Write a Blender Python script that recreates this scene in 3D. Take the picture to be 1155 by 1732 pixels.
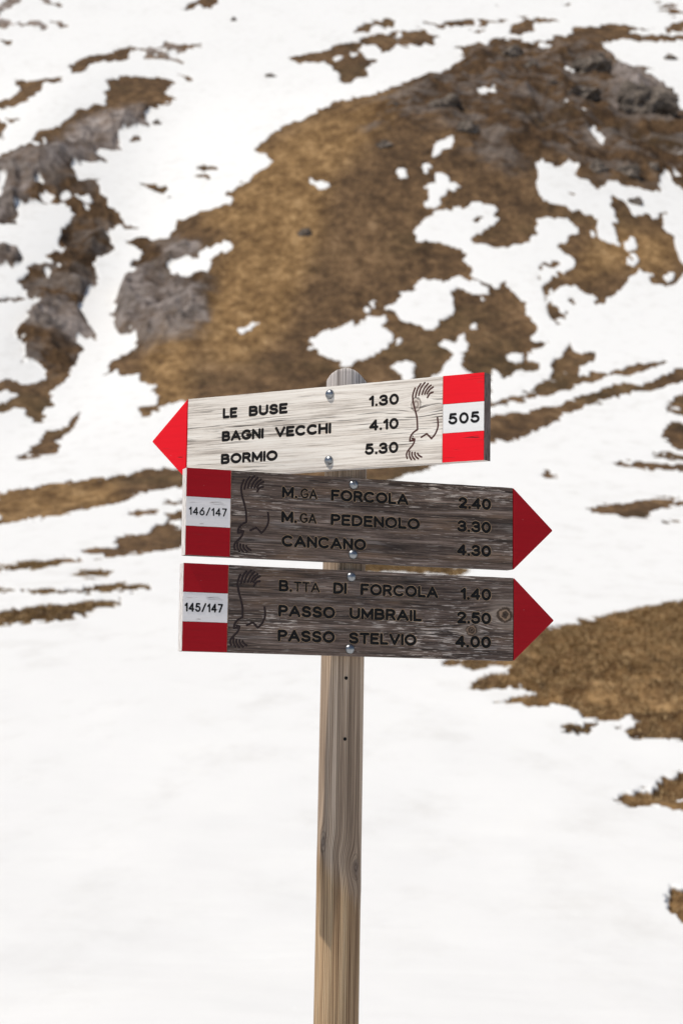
import bpy, bmesh, math, random
import numpy as np
random.seed(5); np.random.seed(5)
R = math.radians
sc = bpy.context.scene
for o in list(bpy.data.objects): bpy.data.objects.remove(o)

# ---------------------------------------------------------------- camera, world, sun, exposure
EYE = 1.55                                             # camera height above the snow at the post
cd = bpy.data.cameras.new('camera'); cam = bpy.data.objects.new('camera', cd); sc.collection.objects.link(cam)
cam.location = (0, 0, EYE); cam.rotation_euler = (R(90+6.464), 0, 0)
cd.sensor_fit = 'VERTICAL'; cd.sensor_height = 36; cd.sensor_width = 24; cd.lens = 69.84
cd.clip_start = .1; cd.clip_end = 6000
cd.dof.use_dof = True; cd.dof.focus_distance = 3.47; cd.dof.aperture_fstop = 7.9; cd.dof.aperture_blades = 7
sc.camera = cam
SUN_EL, SUN_AZ = 61.0, -62.5                           # azimuth measured from "behind the camera", minus = camera's left
sd = (math.sin(R(SUN_AZ))*math.cos(R(SUN_EL)), -math.cos(R(SUN_AZ))*math.cos(R(SUN_EL)), math.sin(R(SUN_EL)))
w = bpy.data.worlds.new('World'); sc.world = w; w.use_nodes = True
nt = w.node_tree; bg = nt.nodes['Background']; sky = nt.nodes.new('ShaderNodeTexSky'); sky.sky_type = 'NISHITA'
sky.sun_disc = False; sky.sun_elevation = R(SUN_EL); sky.sun_rotation = math.atan2(sd[0], sd[1]); sky.altitude = 2500
sky.air_density = 1; sky.dust_density = .8
nt.links.new(sky.outputs[0], bg.inputs[0]); bg.inputs[1].default_value = .1
sl = bpy.data.lights.new('sun', 'SUN'); sl.energy = 4.6; sl.angle = R(.5); sl.color = (1, .94, .85)
so = bpy.data.objects.new('sun', sl); sc.collection.objects.link(so)
from mathutils import Vector, Matrix
so.rotation_euler = Vector(sd).to_track_quat('Z', 'Y').to_euler(); so.location = (-3, -2, 6)
vs = sc.view_settings; vs.view_transform = 'Standard'; vs.look = 'None'; vs.gamma = 1; vs.use_curve_mapping = False
vs.exposure = -.22

# ---------------------------------------------------------------- small node language
class N:
    """wraps a socket so that shader maths reads like maths"""
    def __init__(s, m, sock): s.m = m; s.k = sock
    def _op(s, op, *a, clamp=False):
        n = s.m.nt.nodes.new('ShaderNodeMath'); n.operation = op; n.use_clamp = clamp
        for i, q in enumerate((s,)+a): s.m.put(n.inputs[i], q)
        return N(s.m, n.outputs[0])
    def __add__(s, o): return s._op('ADD', o)
    __radd__ = __add__
    def __sub__(s, o): return s._op('SUBTRACT', o)
    def __rsub__(s, o): return (s*-1)+o
    def __mul__(s, o): return s._op('MULTIPLY', o)
    __rmul__ = __mul__
    def __truediv__(s, o): return s._op('DIVIDE', o)
    def f(s, op, *a): return s._op(op, *a)
    def clamp(s): return s._op('MULTIPLY', 1.0, clamp=True)
class Mat:
    def __init__(s, name):
        s.mat = bpy.data.materials.new(name); s.mat.use_nodes = True; s.nt = s.mat.node_tree
        s.b = s.nt.nodes['Principled BSDF']
    def put(s, inp, q):
        if isinstance(q, N): s.nt.links.new(q.k, inp)
        elif isinstance(q, (int, float)) and inp.type in ('RGBA',): inp.default_value = (q, q, q, 1)
        elif isinstance(q, tuple) and inp.type == 'RGBA': inp.default_value = (*q[:3], 1)
        else: inp.default_value = q
    def coords(s, kind='Object'):
        n = s.nt.nodes.new('ShaderNodeTexCoord'); q = s.nt.nodes.new('ShaderNodeSeparateXYZ'); s.nt.links.new(n.outputs[kind], q.inputs[0])
        s.co = N(s, n.outputs[kind]); return [N(s, q.outputs[i]) for i in range(3)]
    def vec(s, x, y, z):
        n = s.nt.nodes.new('ShaderNodeCombineXYZ')
        for i, q in enumerate((x, y, z)): s.put(n.inputs[i], q)
        return N(s, n.outputs[0])
    def noise(s, v, scale=1., detail=4., rough=.5, dist=0., color=False):
        n = s.nt.nodes.new('ShaderNodeTexNoise'); s.put(n.inputs['Vector'], v); n.inputs['Scale'].default_value = scale
        n.inputs['Detail'].default_value = detail; n.inputs['Roughness'].default_value = rough; n.inputs['Distortion'].default_value = dist
        return N(s, n.outputs['Color' if color else 'Fac'])
    def voro(s, v, scale=1., feature='F1'):
        n = s.nt.nodes.new('ShaderNodeTexVoronoi'); n.feature = feature; s.put(n.inputs['Vector'], v); n.inputs['Scale'].default_value = scale
        return N(s, n.outputs['Distance'])
    def attr(s, name):
        n = s.nt.nodes.new('ShaderNodeAttribute'); n.attribute_name = name; return N(s, n.outputs['Fac'])
    def ss(s, q, a, b):
        n = s.nt.nodes.new('ShaderNodeMapRange'); n.interpolation_type = 'SMOOTHSTEP'
        s.put(n.inputs[0], q); n.inputs[1].default_value = a; n.inputs[2].default_value = b
        return N(s, n.outputs[0])
    def ramp(s, q, *st):
        n = s.nt.nodes.new('ShaderNodeValToRGB'); cr = n.color_ramp
        while len(cr.elements) < len(st): cr.elements.new(.5)
        for e, (p, c) in zip(cr.elements, st): e.position = p; e.color = (*c, 1)
        s.put(n.inputs[0], q); return N(s, n.outputs[0])
    def mix(s, f, a, b, mode='MIX'):
        n = s.nt.nodes.new('ShaderNodeMix'); n.data_type = 'RGBA'; n.blend_type = mode; n.clamp_factor = True
        s.put(n.inputs[0], f); s.put(n.inputs[6], a); s.put(n.inputs[7], b); return N(s, n.outputs[2])
    def bump(s, h, dist, strength=1.):
        n = s.nt.nodes.new('ShaderNodeBump'); n.inputs['Strength'].default_value = strength; n.inputs['Distance'].default_value = dist
        s.put(n.inputs['Height'], h); s.nt.links.new(n.outputs[0], s.b.inputs['Normal'])
    def out(s, color=None, rough=.8, metal=0., spec=.3):
        if color is not None: s.put(s.b.inputs['Base Color'], color)
        s.put(s.b.inputs['Roughness'], rough); s.b.inputs['Metallic'].default_value = metal; s.b.inputs['Specular IOR Level'].default_value = spec
        return s.mat

def link(name, me, mat=None, parent=None, **tags):
    o = bpy.data.objects.new(name, me); sc.collection.objects.link(o)
    if mat is not None and me is not None: me.materials.append(mat)
    if parent is not None: o.parent = parent
    for k, v in tags.items(): o[k] = v
    return o
def mesh_from(name, verts, faces, smooth=False):
    me = bpy.data.meshes.new(name); me.from_pydata([tuple(map(float, v)) for v in verts], [], faces); me.update()
    if smooth: me.polygons.foreach_set('use_smooth', [True]*len(me.polygons))
    return me
# ---------------------------------------------------------------- outlines of snow and bare ground (metres on the land)
OUTLINES = [  # bare and snowy patches on the slopes: kind, then x, y pairs in metres
 ('bare', [-83.99,427.3,-77.38,434.4,-77.38,443.5,-75.94,449.5,-73.57,442.0,-73.18,436.6,-75.0,434.6,-72.95,430.5,-75.01,428.7,-74.93,423.1,-74.76,420.0,-81.89,416.8]),
 ('bare', [-70.55,452.3,-67.41,443.7,-65.51,442.9,-63.74,438.3,-65.07,437.3,-67.35,438.9,-69.58,444.4]),
 ('bare', [-82.03,417.5,-74.35,417.7,-72.15,414.1,-69.59,411.1,-67.3,412.5,-66.52,417.1,-64.74,414.0,-61.66,406.5,-62.43,405.8,-64.8,408.0,-66.04,410.3,-69.08,409.6,-70.34,408.1,-70.33,405.2,-72.21,406.0,-79.29,403.8]),
 ('bare', [-63.54,419.4,-61.13,415.5,-58.32,409.3,-59.36,407.9,-61.8,414.0]),
 ('bare', [-76.57,390.3,-68.27,390.8,-67.07,389.5,-65.28,387.5,-68.76,387.0,-75.8,386.4]),
 ('bare', [-50.12,360.4,-50.09,368.2,-48.85,371.6,-47.01,375.1,-44.98,377.4,-43.66,381.0,-41.51,382.7,-39.13,382.5,-36.48,385.6,-35.49,387.7,-31.77,386.0,-28.86,386.8,-27.58,385.6,-30.92,382.9,-31.13,378.4,-32.12,376.4,-29.92,368.0,-31.38,367.8,-33.27,370.0,-37.39,369.1,-38.58,377.3,-41.21,380.1,-41.75,376.6,-41.23,369.9,-42.1,367.6,-43.82,367.8,-45.68,364.6,-46.96,361.6,-46.66,355.2,-47.27,351.7,-48.89,351.7,-49.94,347.8,-49.38,340.4,-52.86,342.6,-52.67,339.4,-51.5,333.9,-52.2,328.8,-52.48,324.4,-53.62,322.3,-55.2,321.8,-57.39,324.1,-63.33,324.1,-64.78,331.4,-58.5,330.3,-55.69,331.5,-55.95,336.1,-57.09,339.7,-59.02,347.9,-56.27,347.4,-52.94,346.5,-50.86,346.8,-49.24,350.4]),
 ('mottled', [-37.84,381.4,-32.51,380.8,-31.59,370.3,-36.02,371.4]),
 ('bare', [-54.23,313.0,-52.73,311.5,-51.6,311.6,-51.77,307.6,-52.97,309.1]),
 ('bare', [-42.16,345.4,-41.04,342.3,-40.24,332.4,-39.48,326.3,-39.53,324.3,-40.83,322.8,-42.17,318.1,-43.26,314.0,-44.19,308.6,-45.71,303.1,-46.91,299.1,-47.31,296.0,-48.22,293.3,-49.76,291.9,-51.27,290.4,-56.0,287.6,-35.09,182.8,-32.43,186.4,-29.81,186.3,-28.3,182.0,-27.64,184.9,-28.84,192.0,-27.92,192.8,-29.19,197.0,-29.21,201.2,-28.81,204.7,-29.16,209.7,-29.38,215.4,-28.94,221.8,-30.01,223.8,-30.38,226.4,-29.19,225.7,-27.74,226.1,-28.72,228.4,-29.31,230.8,-30.48,232.8,-31.53,235.7,-31.99,238.5,-31.86,240.8,-31.96,242.5,-31.64,245.1,-30.78,245.4,-31.55,248.9,-31.0,250.6,-32.17,252.5,-32.29,254.6,-31.81,256.9,-31.09,258.6,-30.67,260.3,-31.53,262.1,-32.29,265.0,-31.57,267.6,-31.11,270.6,-29.77,268.3,-28.73,267.7,-27.79,268.1,-28.93,269.5,-30.05,270.0,-31.98,274.4,-33.66,277.7,-35.42,281.4,-35.85,283.4,-34.62,285.3,-36.97,283.3,-38.36,282.7,-39.69,285.9,-40.26,288.0,-38.79,290.2,-36.46,291.4,-35.74,292.7,-37.34,294.6,-37.66,296.4,-37.21,298.5,-35.1,300.0,-34.33,300.5,-35.16,303.6,-35.5,307.2,-34.85,311.4,-32.42,313.6,-30.97,312.6,-32.09,319.8,-32.23,323.1,-30.8,328.8,-29.17,330.8,-28.07,332.2,-30.67,336.1,-31.97,338.8,-30.85,340.2,-30.16,342.9,-30.22,348.5,-36.59,352.9,-40.39,348.4]),
 ('snow', [-50.29,259.1,-45.37,260.3,-43.78,260.3,-44.02,263.0,-44.89,267.5,-43.39,268.3,-41.98,270.2,-40.32,271.8,-38.48,271.2,-36.87,268.6,-37.14,264.8,-37.44,262.0,-37.19,259.2,-37.33,257.0,-36.16,256.0,-36.51,253.7,-37.67,254.7,-37.33,252.5,-38.42,251.0,-38.0,248.9,-39.43,247.0,-39.33,245.0,-39.86,241.6,-40.0,240.3,-37.99,236.2,-36.89,236.0,-36.47,235.2,-36.56,233.1,-36.99,230.2,-36.31,228.1,-36.08,225.1,-36.63,222.7,-36.96,220.3,-35.7,219.6,-35.12,217.3,-34.31,213.6,-34.45,211.0,-33.49,211.8,-31.89,210.6,-31.23,206.8,-31.51,204.1,-32.35,200.7,-33.48,202.3,-34.05,203.5,-34.55,202.1,-34.94,200.5,-37.96,197.4]),
 ('bare', [-49.1,253.2,-44.55,253.6,-43.59,253.4,-42.17,251.1,-41.11,249.3,-40.73,248.4,-41.12,246.3,-41.2,244.2,-42.22,245.8,-42.98,245.0,-47.26,244.0]),
 ('bare', [-45.05,233.0,-39.65,234.5,-38.04,235.1,-38.79,233.7,-44.54,230.4]),
 ('snow', [-37.26,193.8,-34.21,196.4,-33.68,198.2,-32.34,196.3,-32.58,192.9,-32.99,191.5,-33.04,189.9,-35.37,184.2]),
 ('snow', [-34.7,180.8,-31.9,183.4,-31.63,187.3,-30.74,190.9,-30.07,189.2,-29.87,186.6,-28.3,182.0,-26.64,176.5,-26.09,171.3,-26.33,158.9,-29.59,154.6]),
 ('snow', [-42.66,277.6,-42.66,276.7,-42.92,276.0,-43.36,275.8,-43.8,276.1,-44.08,276.9,-44.09,277.9,-43.82,278.6,-43.37,278.8,-42.93,278.4]),
 ('snow', [-40.75,273.5,-40.76,272.3,-41.1,271.4,-41.66,271.0,-42.23,271.4,-42.58,272.4,-42.59,273.6,-42.23,274.6,-41.66,274.9,-41.1,274.5]),
 ('snow', [-38.35,274.9,-38.33,273.5,-38.63,272.4,-39.14,272.0,-39.66,272.4,-40.0,273.5,-40.03,274.9,-39.73,276.0,-39.21,276.4,-38.69,275.9]),
 ('snow', [-37.01,276.8,-36.99,275.6,-37.24,274.6,-37.66,274.3,-38.09,274.6,-38.37,275.6,-38.4,276.8,-38.16,277.8,-37.73,278.1,-37.3,277.7]),
 ('snow', [-35.67,276.9,-35.69,275.8,-35.99,274.9,-36.46,274.5,-36.91,274.8,-37.19,275.6,-37.18,276.6,-36.88,277.6,-36.41,278.0,-35.95,277.7]),
 ('snow', [-35.24,273.0,-35.22,272.1,-35.38,271.5,-35.65,271.2,-35.94,271.5,-36.13,272.2,-36.15,273.1,-36.0,273.7,-35.72,274.0,-35.43,273.7]),
 ('snow', [-36.8,246.5,-36.76,245.8,-36.89,245.1,-37.13,244.9,-37.39,245.2,-37.58,245.8,-37.62,246.6,-37.49,247.2,-37.25,247.4,-36.98,247.2]),
 ('snow', [-36.02,249.4,-35.99,248.7,-36.1,248.2,-36.31,248.0,-36.53,248.2,-36.68,248.7,-36.71,249.4,-36.6,249.9,-36.39,250.1,-36.17,249.9]),
 ('snow', [-37.33,249.9,-37.31,249.3,-37.45,248.7,-37.7,248.5,-37.96,248.7,-38.13,249.2,-38.15,249.9,-38.0,250.4,-37.75,250.6,-37.49,250.5]),
 ('snow', [-46.42,296.0,-46.39,295.3,-46.54,294.9,-46.81,294.8,-47.11,295.3,-47.31,296.0,-47.34,296.7,-47.19,297.1,-46.91,297.1,-46.62,296.7]),
 ('snow', [-45.03,297.6,-44.99,296.7,-45.17,296.1,-45.49,296.0,-45.84,296.5,-46.08,297.3,-46.12,298.2,-45.94,298.8,-45.61,298.9,-45.26,298.4]),
 ('bare', [-33.65,306.7,-32.18,307.0,-31.68,305.0,-32.69,304.0]),
 ('bare', [-30.17,357.7,-27.76,353.8,-27.05,350.3,-29.18,352.6]),
 ('bare', [-22.36,290.9,-20.55,289.3,-18.08,285.3,-18.36,284.2,-20.34,286.4,-21.84,288.9]),
 ('bare', [-21.88,286.0,-18.94,282.6,-18.66,281.1,-21.0,283.6]),
 ('bare', [-29.86,285.7,-28.11,285.6,-26.65,284.0,-25.44,283.1,-26.18,281.8,-27.66,282.9]),
 ('bare', [-24.78,189.3,-25.08,186.1,-25.06,182.0,-25.23,178.5,-26.53,177.2,-26.09,171.3,-25.88,163.6,-26.33,158.9,-25.62,159.6,-24.66,160.5,-23.66,162.8,-24.4,169.5,-24.63,174.7,-23.98,176.5,-24.53,181.7,-24.62,186.8]),
 ('bare', [-29.49,262.4,-28.18,263.6,-26.57,264.2,-25.58,262.4,-24.06,261.5,-23.05,261.6,-22.23,263.3,-22.25,264.4,-22.46,267.7,-19.99,267.2,-17.18,266.6,-15.08,266.8,-14.6,268.3,-15.14,270.6,-16.33,272.5,-15.09,273.9,-12.39,277.0,-9.25,281.6,-10.03,284.1,-11.25,286.4,-12.85,288.9,-11.77,292.5,-10.39,294.0,-10.31,296.6,-7.75,299.4,-5.39,300.8,-3.9,306.8,-1.66,309.2,-0.14,309.3,3.29,310.7,5.47,309.9,9.25,318.9,14.56,342.3,19.43,356.3,23.34,369.4,23.35,378.7,22.8,384.9,27.18,384.9,29.96,385.7,31.16,393.2,34.13,392.5,39.68,391.2,42.36,392.6,44.56,398.1,46.68,397.4,48.68,403.8,50.51,407.4,57.87,408.8,59.98,410.3,61.69,406.7,64.98,403.8,69.46,408.1,73.54,413.3,83.17,420.0,34.94,180.5,14.27,180.5,6.44,174.6,-0.89,168.4,-9.34,174.7,-15.05,187.3,-15.58,186.3,-16.93,185.1,-17.12,182.5,-17.73,180.3,-18.34,180.9,-19.11,186.3,-17.81,186.7,-17.84,190.6,-18.49,193.7,-18.23,194.7,-18.32,196.8,-19.18,198.3,-20.39,200.2,-20.25,202.4,-20.78,205.7,-21.72,204.7,-22.76,205.8,-23.55,208.3,-24.86,207.7,-25.09,212.2,-25.1,215.0,-23.91,215.9,-23.05,218.7,-22.96,222.3,-24.0,225.7,-25.09,225.6,-25.99,227.5,-26.34,230.5,-26.95,233.3,-27.43,237.3,-27.35,239.7,-28.02,241.6,-27.54,243.8,-27.48,248.5,-26.39,250.9,-26.23,252.9,-27.27,254.6,-27.63,255.8,-26.62,256.5,-26.27,259.1,-27.53,261.3,-28.84,262.3]),
 ('snow', [52.37,388.1,54.71,389.4,55.84,394.8,60.59,394.8,64.66,390.9,69.6,391.5,77.43,391.6,65.06,330.2,58.79,334.2,57.66,340.0,56.77,352.4,56.91,358.6,59.01,360.7,55.39,361.6,52.87,366.4,52.89,372.7,52.56,381.0,51.92,384.8]),
 ('snow', [59.95,401.0,62.09,405.2,64.13,402.4,68.58,406.7,68.47,402.4,71.06,399.6,79.34,401.0,78.51,396.9,67.51,396.9,65.52,399.6,62.12,397.5]),
 ('bare', [62.78,374.9,64.14,377.5,65.23,373.2,64.44,371.9]),
 ('snow', [42.92,387.9,42.45,385.6,41.75,384.1,41.09,384.1,40.72,385.5,40.76,387.9,41.22,390.3,41.93,391.7,42.6,391.8,42.98,390.3]),
 ('bare', [2.65,400.8,5.04,414.0,10.48,417.1,11.01,413.3,11.0,408.0,9.19,405.8,5.86,400.8]),
 ('snow', [8.87,402.9,8.54,399.6,7.82,397.6,6.99,397.6,6.35,399.6,6.14,403.0,6.46,406.3,7.18,408.5,8.04,408.5,8.69,406.3]),
 ('bare', [-11.25,371.6,-7.36,376.6,-2.65,383.1,0.3,387.8,2.59,391.1,5.8,396.6,10.7,401.5,13.99,403.7,17.19,402.9,20.08,396.6,19.16,385.5,16.37,384.2,10.84,384.9,9.76,380.1,7.95,377.4,6.56,384.3,4.1,386.3,3.55,378.9,5.08,371.2,7.03,365.9,5.17,361.5,4.98,348.4,3.14,346.1,1.91,336.4,0.57,337.4,-0.16,347.5,-1.04,356.9,-2.53,366.1,-8.61,366.1]),
 ('snow', [0.4,371.5,0.27,369.4,-0.07,368.2,-0.49,368.2,-0.84,369.5,-0.97,371.6,-0.84,373.6,-0.5,374.8,-0.07,374.8,0.27,373.5]),
 ('snow', [3.52,375.4,3.33,373.4,2.86,372.2,2.29,372.2,1.84,373.5,1.67,375.5,1.86,377.5,2.33,378.8,2.91,378.7,3.36,377.5]),
 ('snow', [12.13,395.9,11.91,393.4,11.5,391.9,11.06,391.9,10.74,393.4,10.66,395.9,10.87,398.4,11.28,399.9,11.74,399.9,12.06,398.3]),
 ('snow', [18.72,406.6,18.48,404.0,18.1,402.4,17.72,402.4,17.48,404.0,17.47,406.6,17.7,409.1,18.09,410.8,18.48,410.8,18.72,409.1]),
 ('snow', [20.77,405.1,20.5,402.6,20.05,401.0,19.59,401.0,19.3,402.6,19.28,405.1,19.55,407.7,20.0,409.3,20.47,409.3,20.76,407.7]),
 ('bare', [16.23,413.3,20.91,412.5,24.44,416.3,27.83,417.1,31.17,417.1,36.18,415.6,32.47,412.5,28.95,409.5,22.64,409.5,20.64,407.3,17.47,409.5]),
 ('snow', [29.86,413.3,29.56,411.5,29.04,410.4,28.49,410.4,28.12,411.5,28.08,413.3,28.37,415.1,28.9,416.2,29.45,416.2,29.82,415.1]),
 ('bare', [26.42,403.7,31.68,407.3,28.15,400.1]),
 ('bare', [34.85,447.5,36.87,445.2,35.56,442.7]),
 ('bare', [35.5,403.7,36.65,409.5,38.65,413.3,38.1,421.2,41.38,420.2,47.19,415.6,45.27,413.3,42.59,413.3,40.94,409.5,40.25,401.6,38.56,399.5,36.16,400.2]),
 ('mottled', [51.03,456.3,55.39,451.8,52.09,441.6,50.75,448.9]),
 ('mottled', [57.2,464.0,63.42,464.5,60.82,455.9]),
 ('mottled', [64.2,450.0,65.19,442.7,61.88,438.7]),
 ('mottled', [71.97,443.2,74.22,437.2,72.49,433.4,71.21,437.0]),
 ('mottled', [67.41,462.3,71.35,460.2,68.98,454.0]),
 ('mottled', [74.22,460.4,79.23,448.7,73.41,412.6,73.0,428.6]),
 ('bare', [-35.89,433.5,-35.72,439.5,-34.02,443.9,-32.48,452.7,-29.3,457.5,-28.44,440.1,-30.05,437.9,-31.1,433.8,-32.29,440.9,-34.56,433.6]),
 ('snow', [50.76,259.4,47.77,271.1,47.42,274.7,47.15,277.9,46.7,279.2,45.73,276.5,44.78,272.0,44.56,269.2,42.04,269.3,38.94,268.9,37.32,269.0,36.22,267.6,35.28,265.5,34.76,267.6,33.32,267.9,32.46,268.8,33.23,274.3,32.5,275.1,30.62,271.9,29.8,272.1,28.46,274.3,27.63,271.9,27.38,267.2,26.59,265.2,26.3,261.7,26.83,259.2,29.81,259.7,30.12,257.7,31.82,256.3,33.87,255.3,33.03,249.2,33.7,248.1,34.62,247.7,35.17,246.3,35.8,248.0,35.45,252.3,36.31,256.1,36.11,259.6,36.93,263.5,38.66,262.8,38.69,258.9,39.58,258.0,40.8,259.3,41.57,257.7,43.5,260.8,42.31,256.1,42.77,253.0,44.05,250.7,48.39,247.8]),
 ('bare', [30.44,263.5,31.57,262.3,30.84,262.3]),
 ('snow', [37.35,247.8,36.97,246.1,36.5,245.0,36.11,244.9,35.96,245.9,36.1,247.5,36.47,249.2,36.94,250.3,37.34,250.4,37.49,249.5]),
 ('snow', [36.94,242.4,36.65,241.2,36.26,240.4,35.94,240.3,35.79,241.0,35.87,242.2,36.16,243.4,36.55,244.2,36.88,244.3,37.03,243.6]),
 ('snow', [40.39,237.4,40.09,236.3,39.68,235.6,39.32,235.5,39.13,236.1,39.2,237.1,39.49,238.2,39.9,238.9,40.27,238.9,40.46,238.4]),
 ('snow', [32.8,249.8,32.64,249.2,32.4,248.8,32.16,248.7,32.01,249.0,32.01,249.6,32.16,250.2,32.41,250.6,32.65,250.6,32.8,250.3]),
 ('snow', [9.36,251.0,10.66,252.8,12.17,255.3,13.62,256.1,14.4,254.8,15.68,256.5,16.86,255.6,17.14,257.4,18.46,258.1,20.04,257.3,21.08,255.8,19.93,254.1,20.56,252.3,19.88,250.7,19.03,250.5,17.51,248.5,16.29,247.3,16.54,245.5,18.08,245.1,19.07,243.5,21.01,244.5,22.31,245.7,23.66,245.8,24.23,247.7,25.42,249.6,25.18,251.0,26.12,254.1,29.52,254.0,30.9,252.1,30.89,249.7,29.52,249.0,28.65,246.9,27.27,246.6,27.14,244.2,28.32,242.9,28.91,238.8,28.1,237.5,27.44,236.9,25.59,235.1,26.0,232.5,27.95,232.3,28.74,229.7,29.78,228.2,29.0,226.4,30.2,225.7,31.14,229.0,32.33,229.5,33.96,232.0,35.36,236.0,36.62,239.9,37.11,238.0,37.94,234.8,39.21,233.9,40.1,234.5,41.82,238.5,47.93,245.5,28.55,148.0,11.09,148.0,5.44,148.0,13.56,180.5,15.19,201.6,15.78,200.6,16.17,198.0,16.5,197.0,17.14,198.8,18.25,201.1,19.12,200.1,20.34,201.4,20.93,204.1,19.85,204.3,19.44,206.5,19.77,208.6,20.78,208.6,21.91,210.3,22.63,212.8,21.76,211.9,20.8,211.9,20.68,213.2,21.93,216.6,21.32,219.0,21.17,224.3,21.74,226.6,20.74,227.6,20.08,230.2,19.65,233.4,18.44,231.6,16.77,232.7,15.57,234.7,15.68,238.3,14.84,240.0,15.68,241.7,15.22,243.5,13.38,245.0,11.14,246.6,9.14,247.2]),
 ('snow', [19.17,206.3,18.87,205.0,18.33,204.2,17.76,204.2,17.36,205.0,17.3,206.2,17.58,207.5,18.12,208.3,18.71,208.3,19.11,207.5]),
 ('bare', [17.14,252.9,18.34,253.5,19.21,252.8,18.23,252.0]),
 ('bare', [26.24,226.8,26.73,227.5,27.24,226.1,26.44,224.6]),
 ('mottled', [24.47,240.7,26.95,240.6,26.78,236.8,27.17,235.3,26.07,231.9,24.48,229.0,24.29,224.9,26.14,226.6,25.82,222.8,25.18,219.1,24.03,217.8,23.41,220.6,23.78,228.9,23.71,234.9]),
 ('snow', [5.39,226.4,6.02,226.8,7.09,228.1,6.79,229.6,7.87,230.5,8.59,231.1,9.06,234.0,9.81,235.0,12.25,234.0,12.92,230.8,13.16,227.8,13.09,225.5,12.29,222.2,10.77,218.8,9.49,216.9,8.09,218.1,6.82,219.7,6.25,222.9,5.28,224.7]),
 ('snow', [12.54,232.8,13.34,234.4,14.1,235.1,15.78,233.7,17.37,231.3,17.77,229.4,16.43,228.1,15.48,229.4,14.57,231.4,13.15,231.2,12.63,231.8]),
 ('snow', [11.51,264.6,12.71,264.4,13.22,266.3,14.06,266.8,14.81,265.8,14.86,263.9,16.21,262.3,15.73,261.0,14.79,261.2,14.21,259.6,13.45,258.8,13.3,257.3,12.31,256.3,11.02,257.2,11.24,258.6,11.44,259.5,11.33,262.3]),
 ('snow', [12.87,272.5,13.27,275.4,14.74,279.3,16.34,280.2,16.03,278.0,14.65,274.6,13.51,272.0]),
 ('snow', [9.29,268.0,9.11,266.9,8.73,266.4,8.28,266.5,7.93,267.2,7.83,268.3,8.0,269.4,8.39,269.9,8.84,269.8,9.19,269.1]),
 ('snow', [12.63,269.4,12.51,268.8,12.25,268.5,11.95,268.5,11.72,268.9,11.65,269.5,11.77,270.1,12.04,270.5,12.34,270.4,12.57,270.0]),
 ('snow', [11.9,267.9,11.8,267.3,11.58,267.0,11.33,267.0,11.14,267.4,11.09,268.0,11.2,268.6,11.42,268.9,11.67,268.9,11.85,268.5]),
 ('snow', [23.64,312.5,23.23,309.2,22.65,307.3,22.11,307.0,21.79,308.5,21.84,311.5,22.27,315.2,22.93,318.2,23.5,318.6,23.75,316.2]),
 ('snow', [24.36,310.7,24.09,308.5,23.75,307.2,23.45,307.0,23.29,308.1,23.36,310.1,23.63,312.4,24.01,314.2,24.32,314.4,24.45,313.0]),
 ('snow', [43.33,359.3,42.8,356.7,42.05,355.0,41.35,354.8,40.99,356.3,41.08,358.9,41.59,361.5,42.34,363.1,43.04,363.2,43.42,361.7]),
 ('snow', [36.85,309.3,36.35,306.1,35.82,304.0,35.43,303.7,35.32,305.1,35.56,308.0,36.08,311.5,36.67,314.1,37.08,314.6,37.14,312.6]),
 ('snow', [36.84,307.7,37.75,309.7,39.29,304.9,38.13,301.6,36.52,303.6]),
 ('snow', [37.55,292.3,38.35,294.3,39.7,289.9,38.68,287.0,37.38,289.1]),
 ('snow', [-1.51,267.7,-1.72,266.9,-2.29,266.7,-3.0,267.0,-3.58,267.8,-3.82,268.8,-3.61,269.6,-3.03,269.9,-2.32,269.5,-1.74,268.7]),
 ('snow', [-3.66,269.6,-3.73,269.0,-3.93,268.7,-4.19,268.8,-4.4,269.3,-4.49,270.0,-4.42,270.7,-4.22,271.0,-3.97,270.8,-3.75,270.3]),
 ('snow', [-3.57,212.8,-3.08,214.7,-2.13,216.5,-1.15,217.8,0.83,220.1,1.29,219.2,2.16,220.0,2.72,221.9,5.02,222.6,5.04,220.4,4.47,218.7,5.52,216.0,5.52,213.5,4.94,210.7,3.93,207.9,2.96,206.5,1.7,204.8,0.88,201.3,0.34,201.9,-0.15,204.4,-1.4,205.7,-2.36,207.9,-3.21,209.9]),
 ('snow', [3.23,224.5,3.13,223.8,2.89,223.5,2.6,223.5,2.36,223.9,2.28,224.6,2.38,225.2,2.62,225.5,2.92,225.5,3.15,225.1]),
 ('snow', [3.95,226.5,3.87,225.9,3.69,225.5,3.48,225.6,3.32,226.0,3.26,226.6,3.34,227.2,3.52,227.6,3.73,227.6,3.89,227.2]),
 ('snow', [6.53,212.8,6.43,211.9,6.23,211.4,5.99,211.5,5.81,212.0,5.76,212.8,5.86,213.6,6.07,214.1,6.31,214.1,6.48,213.6]),
 ('snow', [15.03,217.2,14.87,216.3,14.6,215.8,14.32,215.8,14.13,216.3,14.11,217.2,14.25,218.1,14.52,218.7,14.81,218.7,15.0,218.1]),
 ('snow', [10.61,210.8,10.84,212.6,12.02,211.9,12.49,214.4,13.23,214.8,13.48,210.7,13.28,207.7,11.93,207.2,11.18,208.4]),
 ('snow', [11.92,207.0,12.76,206.5,12.45,202.6,13.23,197.0,11.92,186.2,6.77,183.4,9.18,198.1,10.28,200.9,10.64,204.1]),
 ('snow', [5.53,202.2,6.12,203.7,7.44,204.4,7.61,200.9,7.29,197.1,6.51,191.7,6.1,197.1]),
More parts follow.
